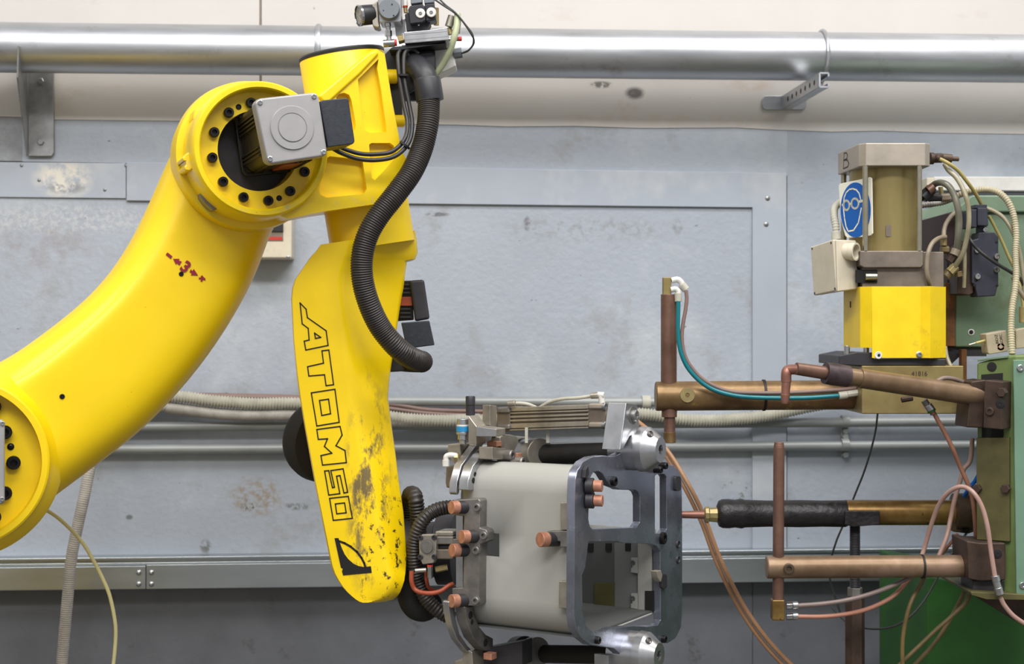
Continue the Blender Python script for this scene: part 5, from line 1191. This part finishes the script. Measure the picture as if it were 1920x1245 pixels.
bolt('block_hole', P(1870, 1039, 2.885), -YB, 0.0095, 0.0012, 'dark_gap', bkB, 'dome')
slab('block_foot', 'charcoal', rc(1824, 1088, 1884, 1114), 2.90, 0.08, bkB, 0.003)
# ---- safety sign
sgC = [P(1572, 347, 3.10), P(1634, 333, 3.02)]
sgn = (sgC[1] - sgC[0]); SGu = Vector((sgn.x, sgn.y, 0)).normalized(); SGn = Vector((SGu.y, -SGu.x, 0))
SG = Frame(P(1604, 390, 3.055), math.degrees(math.atan2(SGn.x, -SGn.y)))
sg = thing('safety_sign', 'blue and white eye protection sign on the press cylinder', 'sign', SG.pt(1605, 447, 0))
def z2(*p): return C2(*p)
Mesh().prism(SG, z2((360, 490), (372, 470), (575, 427), (650, 408), (668, 420), (676, 935), (662, 952), (590, 968), (440, 976), (420, 955), (380, 800)), 0.0, -0.003).build('sign_plate', 'sign_white', sg, bevel=0.0008)
Mesh().prism(SG, ell(*C2((518, 715))[0], 140 / 4.98, 257 / 4.98, 40), 0.0008, -0.001).build('blue_disc', 'sign_blue', sg)
def sp(name, pts, wdt, closed=False):
    m = Mesh(); pp = [SG.pt(x, y, 0.0014) for x, y in pts]
    if closed: pp.append(pp[0])
    ribbon(m, pp, wdt, SG.n); return m.build(name, 'sign_white', sg)
sp('head_outline', C2((408, 655), (412, 600), (430, 555), (458, 525), (490, 517), (525, 527), (552, 560), (565, 610), (568, 640)), 0.0030)
sp('jaw_outline', C2((405, 690), (415, 790), (430, 870), (450, 915), (500, 905), (545, 835), (560, 760), (572, 700)), 0.0030)
sp('goggle_lens', [(x, y) for x, y in ell(*C2((433, 672))[0], 27 / 4.98, 44 / 4.98, 24)], 0.0042, True)
sp('goggle_lens', [(x, y) for x, y in ell(*C2((513, 655))[0], 33 / 4.98, 46 / 4.98, 24)], 0.0042, True)
sp('goggle_strap', C2((398, 668), (408, 666)), 0.0040); sp('goggle_strap', C2((548, 640), (590, 628)), 0.0050); sp('goggle_bridge', C2((458, 662), (482, 655)), 0.0040)
# ---- junction box
jb = thing('junction_box', 'beige plastic junction box with open cable gland left of the press', 'junction box', P(1565, 553, 3.05))
lid = A7((303, 592), (410, 556), (428, 800), (318, 824)); sid = A7((426, 556), (522, 560), (533, 792), (434, 806))
fr_ = [P(*lid[0], 3.10), P(*lid[1], 3.00), P(*lid[2], 3.00), P(*lid[3], 3.10)]
JN = (fr_[1] - fr_[0]).cross(fr_[3] - fr_[0]).normalized()
if JN.y > 0: JN = -JN
body_f = [P(*sid[0], 2.995), P(*sid[1], 3.03), P(*sid[2], 3.03), P(*sid[3], 2.995)]
m = Mesh(); m.hexa([fr_[0] - JN * 0.012, body_f[0], body_f[3], fr_[3] - JN * 0.012], [fr_[0] + (body_f[1] - body_f[0]) + Vector((0, 0.02, 0)), body_f[1], body_f[2], fr_[3] + (body_f[2] - body_f[3]) + Vector((0, 0.02, 0))]); m.build('box_body', 'beige_plastic', jb, bevel=0.003, seg=3)
m = Mesh(); m.hexa(fr_, [p - JN * 0.012 for p in fr_]); lidO = m.build('box_lid', 'beige_plastic', jb, bevel=0.003, seg=3)
JB = (body_f[1] - body_f[0]).cross(body_f[3] - body_f[0]).normalized()
if JB.y > 0: JB = -JB
JF = Frame(body_f[0], math.degrees(math.atan2(JB.x, -JB.y)))
gq = JF.pt(*A7((478, 614))[0], 0.0); gax = (JF.n + Vector((0.35, 0, -0.05))).normalized()
Mesh().lathe(gq - gax * 0.003, gax, [(0, 0.0170), (0.012, 0.0170), (0.013, 0.0182), (0.024, 0.0182), (0.024, 0.0145), (0.004, 0.013), (0.004, 0)], 28).build('cable_gland', 'beige_plastic', jb)
Mesh().lathe(gq + gax * 0.0012, gax, [(0, 0.0128), (0.0012, 0.0128), (0.0012, 0)], 24).build('gland_bore', 'dark_gap', jb)
Mesh().lathe(JF.pt(*A7((478, 715))[0], -0.001), JF.n, [(0, 0.0102), (0.0016, 0.0102), (0.0016, 0)], 24).build('knockout_hole', 'dark_gap', jb)
for q in A7((312, 600), (402, 572), (420, 790), (324, 812)): 
    t = (fr_[0] - CAM).dot(JN) / ray(*q).dot(JN); bolt('lid_screw', CAM + ray(*q) * t, JN, 0.0025, 0.0012, 'charcoal', lidO, 'dome')
hose('flexible_conduit', 'short ribbed conduit rising from the junction box behind the sign', 'conduit', [(1569, 450, 3.10), (1567, 425, 3.10), (1564, 405, 3.11), (1565, 390, 3.13), (1574, 380, 3.16)], 7.2, 'conduit_cream', (0.2, 5))
rod3('conduit_gland', 'conduit_cream', (1569, 449), (1568, 434), 3.10, 9.5, jb)
# ---- solenoid valve on the housing
sv = thing('solenoid_valve', 'dark blue solenoid valve block on the green welder housing', 'solenoid valve', P(1845, 556, 3.12))
vbd = slab('valve_body', 'navy_valve', A7((1072, 560), (1100, 552), (1105, 522), (1180, 520), (1200, 545), (1200, 765), (1185, 825), (1100, 830), (1085, 770), (1072, 765)), 3.08, 0.05, sv, 0.0025)
slab('coil', 'navy_valve', A7((1066, 412), (1098, 412), (1098, 500), (1066, 498)), 3.075, 0.06, sv, 0.002); slab('coil', 'navy_valve', A7((1100, 405), (1148, 405), (1152, 492), (1100, 490)), 3.07, 0.06, sv, 0.002)
slab('coil_plug', 'navy_valve', A7((1088, 390), (1145, 390), (1145, 408), (1088, 408)), 3.075, 0.05, sv, 0.001)
slab('valve_manifold', 'block_brown', A7((1005, 590), (1040, 560), (1076, 560), (1080, 810), (1060, 822), (1005, 815)), 3.09, 0.06, sv, 0.002)
slab('coil_link', 'navy_valve', A7((1112, 490), (1145, 490), (1145, 525), (1112, 525)), 3.09, 0.03, sv, 0.001)
for q in A7((1190, 637), (1190, 700), (1098, 733), (1096, 608)): bolt('valve_bolt', P(*q, 3.08), -YB, 0.006, 0.006, 'chrome', vbd)
bolt('valve_bolt', P(*A7((1134, 510))[0], 3.09), -YB, 0.005, 0.004, 'chrome', sv)
for q in A7((1190, 568), (1086, 775), (1192, 775), (1092, 752)): bolt('valve_hole', P(*q, 3.0798), -YB, 0.0032, 0.0006, 'dark_gap', vbd, 'dome')
# fittings between press and valve
fb = thing('hose_manifold', 'cluster of brass hose fittings between press cylinder and solenoid valve', 'hose fittings', P(1790, 520, 3.08))
def fc3(name, mat, a, b, r, Y, seg=16): rod3(name, mat, *C3(a, b), Y, r / 4.98, fb, seg=seg, bevel=0.0008)
fc3('swivel_nut', 'brass', (545, 850), (545, 950), 30, 3.06); fc3('elbow_nut', 'hose_olive', (515, 985), (590, 990), 38, 3.06, 6)
fc3('swivel_nut', 'hose_tan', (665, 985), (640, 1040), 44, 3.055); fc3('elbow_nut', 'block_brown', (640, 1030), (590, 1100), 46, 3.06, 6)
fc3('swivel_nut', 'brass', (660, 1140), (600, 1200), 46, 3.055, 6); fc3('elbow_nut', 'hose_olive', (600, 1195), (560, 1240), 44, 3.06); fc3('elbow_nut', 'hose_olive', (680, 1190), (690, 1240), 36, 3.06, 6)
fc3('black_nipple', 'black_plastic', (345, 505), (430, 420), 55, 3.08); fc3('nipple_ring', 'copper_dark', (395, 440), (450, 400), 44, 3.07); fc3('black_nipple', 'black_plastic', (330, 480), (360, 520), 60, 3.10)
fc3('tee_body', 'charcoal', (400, 505), (520, 500), 34, 3.09); fc3('tee_body', 'hose_tan', (520, 505), (600, 500), 40, 3.09, 6); fc3('tee_top', 'brass', (515, 400), (525, 480), 22, 3.10)
tpf = thing('port_fitting', 'dark brass port fittings on the right of the press cylinder head', 'fitting', P(1760, 305, 3.02))
def fc4(name, mat, a, b, r, Y, seg=16): rod3(name, mat, *C3(a, b), Y, r / 4.98, tpf, seg=seg, bevel=0.0008)
fc4('port_nut', 'block_brown', (415, 135), (450, 135), 56, 3.05); fc4('port_nut', 'block_brown', (450, 132), (530, 130), 46, 3.05, 6); fc4('port_elbow', 'block_brown', (470, 125), (500, 140), 30, 3.03)
fc4('plug_stem', 'bronze_dark', (530, 128), (620, 135), 40, 3.06); fc4('plug_stem', 'bronze_dark', (620, 138), (685, 140), 22, 3.06)
# hoses above the welder
def hz(name, label, mat, r, pts, z=C3, rib=None, cat='hose', group='hoses on the welder'): return hose(name, label, cat, [(*z((x, y))[0], Y) for x, y, Y in pts], r, mat, rib, group)
hz('yellow_hose', 'yellowish hose from the press head down to the solenoid valve', 'hose_yellow', 3.6, [(475, 128, 3.03), (540, 155, 3.03), (610, 195, 3.03), (690, 260, 3.04), (770, 360, 3.05), (840, 460, 3.07), (900, 565, 3.09)])
hz('clear_hose', 'clear grey hose hanging in a long bow in front of the solenoid valve', 'hose_clear', 4.6, [(555, 190, 3.05), (590, 245, 3.04), (660, 310, 3.03), (715, 400, 3.02), (755, 500, 3.01), (778, 620, 3.01), (778, 760, 3.01), (755, 900, 3.02), (720, 1030, 3.03), (650, 1145, 3.05)])
hz('grey_hose', 'thick grey hose arching from the press barrel down to the fittings', 'hose_grey', 6.2, [(425, 410, 3.08), (470, 370, 3.07), (530, 362, 3.05), (590, 395, 3.04), (640, 475, 3.035), (675, 590, 3.03), (690, 720, 3.035), (682, 860, 3.04), (668, 990, 3.055)])
hz('tan_hose', 'short tan hose bending into the upper brass fitting', 'hose_tan', 4.2, [(650, 640, 3.10), (610, 680, 3.08), (570, 740, 3.07), (550, 800, 3.065), (545, 865, 3.06)])
hz('tan_hose', 'tan hose bending from the fittings down behind the yellow guard', 'hose_tan', 4.4, [(560, 870, 3.05), (500, 880, 3.035), (440, 925, 3.01), (405, 1000, 3.0), (390, 1080, 3.0), (386, 1180, 3.0), (398, 1260, 3.005), (420, 1330, 3.02)])
hz('tan_hose', 'tan hose running upright beside the valve manifold', 'hose_clear', 3.6, [(740, 1000, 3.07), (742, 1100, 3.07), (740, 1200, 3.07), (735, 1340, 3.075)])
hz('ribbed_conduit', 'long dirty ribbed conduit arching over the welder housing down to the column', 'conduit_dirty', 6.6, [(640, 500, 3.10), (740, 455, 3.09), (850, 432, 3.08), (960, 425, 3.07), (1060, 455, 3.06), (1140, 530, 3.05), (1190, 640, 3.045), (1215, 760, 3.04), (1222, 880, 3.035), (1215, 1000, 3.03), (1218, 1120, 3.02), (1222, 1240, 3.01), (1205, 1400, 3.0), (1180, 1560, 2.99), (1175, 1750, 2.98), (1185, 1970, 2.97)], rib=(0.22, 4.6), cat='conduit', group=None)
hz('ribbed_conduit', 'dark ribbed conduit stub behind the press barrel', 'conduit_taupe', 6, [(330, 575, 3.14), (430, 560, 3.14), (530, 545, 3.14), (640, 505, 3.12)], rib=(0.2, 4.6), cat='conduit', group=None)
hz('yellow_hose', 'yellow brown hose bending right of the solenoid valve', 'hose_clear', 4.0, [(950, 600, 3.08), (1030, 635, 3.07), (1110, 695, 3.06), (1180, 800, 3.05), (1230, 930, 3.05), (1262, 1060, 3.05), (1290, 1240, 3.05), (1305, 1400, 3.05)])
hz('yellow_hose', 'thin yellow brown hose crossing behind the black cable', 'hose_yellow', 3.0, [(965, 670, 3.10), (1030, 790, 3.10), (1090, 910, 3.10), (1150, 1050, 3.10), (1210, 1180, 3.10), (1270, 1400, 3.09), (1300, 1600, 3.08)])
hz('tan_hose', 'tan hose running down at the right edge below the black cable', 'hose_tan', 4.4, [(1195, 1245, 3.06), (1230, 1330, 3.055), (1290, 1420, 3.05), (1340, 1500, 3.05)])
hz('black_cable', 'black cable crossing the solenoid valve to the right edge', 'cable_black', 3.2, [(770, 840, 3.08), (800, 905, 3.06), (860, 980, 3.055), (950, 1055, 3.05), (1060, 1130, 3.05), (1170, 1195, 3.05), (1260, 1260, 3.05), (1300, 1340, 3.05), (1330, 1440, 3.05)], cat='cable', group=None)
rod3('swivel_nut', 'brass', (1918, 575), (1918, 605), 3.05, 7, fb)
hose('tan_hose', 'tan hose curving beside the right edge of the black clamp plate', 'hose', [(1772, 650, 3.05), (1776, 672, 3.04), (1786, 692, 3.03), (1802, 712, 3.02), (1818, 722, 3.02)], 4, 'hose_clear', group='hoses on the welder')
hose('pink_hose', 'dull pink hose arching just above the slanted electrode holder', 'hose', [(1755, 716, 2.92), (1770, 709, 2.93), (1790, 711, 2.94), (1812, 720, 2.96), (1830, 730, 2.99)], 4.2, 'hose_pink_grey', group='hoses on the welder')
# connector box with the red mark
LBF = Frame(P(1880, 640, 3.0), 0)
lb = thing('connector_box', 'tilted beige connector box with red ring mark in front of the green housing', 'connector box', P(1890, 668, 3.02))
slab('box_body', 'beige_dirty', D1((785, 590), (1130, 525), (1165, 880), (850, 930), (820, 905)), 3.0, 0.04, lb, 0.002)
slab('box_body', 'beige_dirty', D1((1285, 530), (1330, 505), (1600, 470), (1600, 800), (1290, 838)), 3.0, 0.04, lb, 0.002)
m = Mesh(); ribbon(m, [P(x, y, 2.9992) for x, y in ell(*D1((1037, 805))[0], 46 / 8.894, 40 / 8.894, 20, 20, 160)], 0.0030, (0, -1, 0)); ribbon(m, [P(x, y, 2.9992) for x, y in ell(*D1((1037, 795))[0], 46 / 8.894, 40 / 8.894, 20, 195, 240)], 0.0030, (0, -1, 0)); ribbon(m, [P(x, y, 2.9992) for x, y in ell(*D1((1037, 795))[0], 46 / 8.894, 40 / 8.894, 20, 300, 345)], 0.0030, (0, -1, 0)); m.build('red_ring_mark', 'red_part', lb)
for k, (sx, tx) in enumerate(((975, 'BDZ'), (1050, 'SORC'))):
    up = (P(*D1((960, 600))[0], 3) - P(*D1((985, 750))[0], 3)).normalized()
    text_obj(tx, 0.0075, 'box_print', 'ink', lb, P(*D1((sx - 5, 670))[0], 2.999), up, Vector((-up.z, 0, up.x)), -YB, 1.35 if k == 0 else 1.1)
rod3('cable_end', 'hose_yellow', *D1((790, 695), (620, 740)), 3.01, 2.6, lb); rod3('cable_tip', 'alu_warm', *D1((620, 740), (500, 775)), 3.01, 2.2, lb)
# ---- water hoses at the lower arm
hose('salmon_hose', 'lower salmon hose from the foot of the upright electrode', 'hose', [(*A8(p)[0], Y) for p, Y in (((195, 1062), 2.926), ((290, 1062), 2.93), ((380, 1053), 2.935), ((460, 1035), 2.945), ((530, 1005), 2.955), ((580, 970), 2.965), ((640, 905), 2.975), ((700, 860), 2.98))], 4.2, 'hose_salmon', group='hoses of the lower arm')
hose('pink_hose', 'upper grey pink hose from the foot of the upright electrode', 'hose', [(*A8(p)[0], Y) for p, Y in (((195, 1020), 2.926), ((290, 1013), 2.925), ((380, 1000), 2.925), ((470, 977), 2.93), ((560, 944), 2.94), ((640, 905), 2.955), ((700, 870), 2.97))], 4.4, 'hose_pink_grey', group='hoses of the lower arm')
def h7(label, mat, r, pts, name='pink_hose'): return hose(name, label, 'hose', [(*C7((x, y))[0], Y) for x, y, Y in pts], r, mat, group='hoses of the lower arm')
h7('pink hose looping high over the lower arm into the metal coupling', 'hose_pink', 4.4, [(300, 560, 2.965), (322, 490, 2.965), (360, 360, 2.95), (405, 240, 2.93), (455, 165, 2.91), (520, 118, 2.89), (580, 115, 2.88), (640, 160, 2.865), (690, 250, 2.86), (722, 370, 2.855), (740, 500, 2.855), (755, 600, 2.855), (768, 680, 2.855)])
h7('pale pink hose running straight behind the lower arm', 'hose_pink', 4.4, [(625, -200, 3.0), (612, -60, 3.0), (570, 0, 3.0), (545, 80, 3.0), (510, 200, 3.0), (485, 320, 3.0), (460, 430, 2.99), (425, 520, 2.985), (395, 590, 2.98)])
h7('reddish brown hose dropping from the slanted holder behind the column cover', 'hose_brown', 4.2, [(342, -425, 2.93), (395, -330, 2.93), (450, -230, 2.93), (500, -130, 2.93), (545, -20, 2.94), (590, 80, 2.94), (620, 170, 2.945), (635, 260, 2.95), (645, 380, 2.96), (648, 450, 2.97)], 'brown_hose')
h7('brown hose hanging straight down below the lower arm tie', 'hose_olive', 4.0, [(330, 660, 2.975), (290, 740, 2.97), (245, 820, 2.965), (215, 900, 2.96), (190, 1010, 2.96), (178, 1120, 2.96), (178, 1250, 2.96), (180, 1400, 2.96)], 'brown_hose')
h7('upper of two olive hoses sweeping down across the dark green base', 'hose_olive', 4.0, [(618, 690, 2.99), (612, 780, 2.99), (585, 850, 2.99), (530, 905, 2.99), (470, 960, 2.99), (400, 1020, 2.99), (300, 1115, 2.99), (200, 1210, 2.99), (100, 1310, 2.99)], 'olive_hose')
h7('lower of two olive hoses sweeping down across the dark green base', 'hose_olive', 4.0, [(605, 690, 3.03), (570, 790, 3.03), (520, 890, 3.03), (470, 980, 3.03), (420, 1060, 3.03), (350, 1150, 3.03), (260, 1245, 3.03), (180, 1330, 3.03)], 'olive_hose')
h7('pink hose leaving the foot plate towards the lower right edge', 'hose_pink', 4.4, [(805, 820, 2.86), (830, 870, 2.86), (880, 930, 2.86), (940, 975, 2.86), (1020, 1020, 2.86)])
h7('short brown hose end behind the lower arm beside the dark wire', 'hose_brown', 3.2, [(530, 415, 3.03), (490, 465, 3.02), (450, 515, 3.01), (420, 560, 3.0)], 'brown_hose')
hose('dark_wire', 'thin dark wire hanging from the brass block past the horn', 'wire', [(1646, 770, 3.30), (1642, 805, 3.30), (1634, 840, 3.30), (1620, 885, 3.30), (1602, 930, 3.30), (1585, 975, 3.30), (1568, 1015, 3.30), (1557, 1055, 3.30), (1556, 1085, 3.30), (1566, 1120, 3.30), (1575, 1148, 3.30)], 1.9, 'wire_dark', group='thin wires')
hose('dark_wire', 'thin dark wire sagging below the lower arm to the support post', 'wire', [(1812, 1000, 3.12), (1790, 1030, 3.11), (1765, 1070, 3.10), (1740, 1115, 3.10), (1715, 1148, 3.10), (1690, 1168, 3.10), (1660, 1178, 3.12), (1625, 1178, 3.16), (1590, 1168, 3.22), (1560, 1140, 3.28)], 2.1, 'wire_dark', group='thin wires')
hose('blue_hose', 'short dark blue hose end left of the column cover plate', 'hose', [(1836, 888, 3.0), (1828, 902, 2.99), (1818, 915, 2.98), (1808, 930, 3.0)], 4, 'sign_blue', group=None)
mc_ = thing('metal_coupling', 'shiny metal hose coupling above the foot plate of the column', 'hose coupling', P(1872, 1115, 2.855))
for a, b, r, mt in (((768, 678), (778, 715), 28, 'chrome'), ((775, 710), (790, 760), 24, 'alu'), ((788, 755), (800, 800), 28, 'chrome')): rod3('coupling_nut', mt, *C7(a, b), 2.855, r / 3.41, mc_, seg=16)
wf_ = thing('water_fitting', 'metal water fitting with green ring under the slanted electrode holder', 'hose fitting', P(1740, 770, 2.92))
for a, b, r, mt in (((1170, 440), (1195, 480), 26, 'alu_dull'), ((1195, 475), (1225, 515), 32, 'alu'), ((1222, 512), (1230, 528), 33, 'green_base'), ((1228, 526), (1240, 548), 22, 'copper_dark')): rod3('fitting_ring', mt, *C5(a, b), 2.925, r / 4.0, wf_, seg=14)
rod3('drain_nut', 'block_brown', *C5((1000, 440), (1085, 425)), 2.95, 5.5, wf_, seg=6)
hose('copper_hose', 'right one of two copper coloured hoses falling behind the fixture', 'hose', [(1195, 790, 3.45), (1225, 815, 3.42), (1255, 850, 3.40), (1280, 890, 3.38), (1305, 935, 3.36), (1325, 980, 3.36), (1345, 1035, 3.36), (1370, 1090, 3.36), (1400, 1145, 3.36), (1440, 1200, 3.36), (1490, 1252, 3.36), (1560, 1310, 3.36)], 4.2, 'hose_copper', group='copper hoses')
hose('copper_hose', 'left one of two copper coloured hoses falling behind the fixture', 'hose', [(1195, 796, 3.46), (1222, 822, 3.43), (1250, 857, 3.41), (1274, 897, 3.39), (1298, 942, 3.37), (1318, 986, 3.37), (1338, 1041, 3.37), (1363, 1097, 3.37), (1393, 1152, 3.37), (1432, 1207, 3.37), (1482, 1260, 3.37), (1550, 1318, 3.37)], 4.0, 'hose_copper', group='copper hoses')
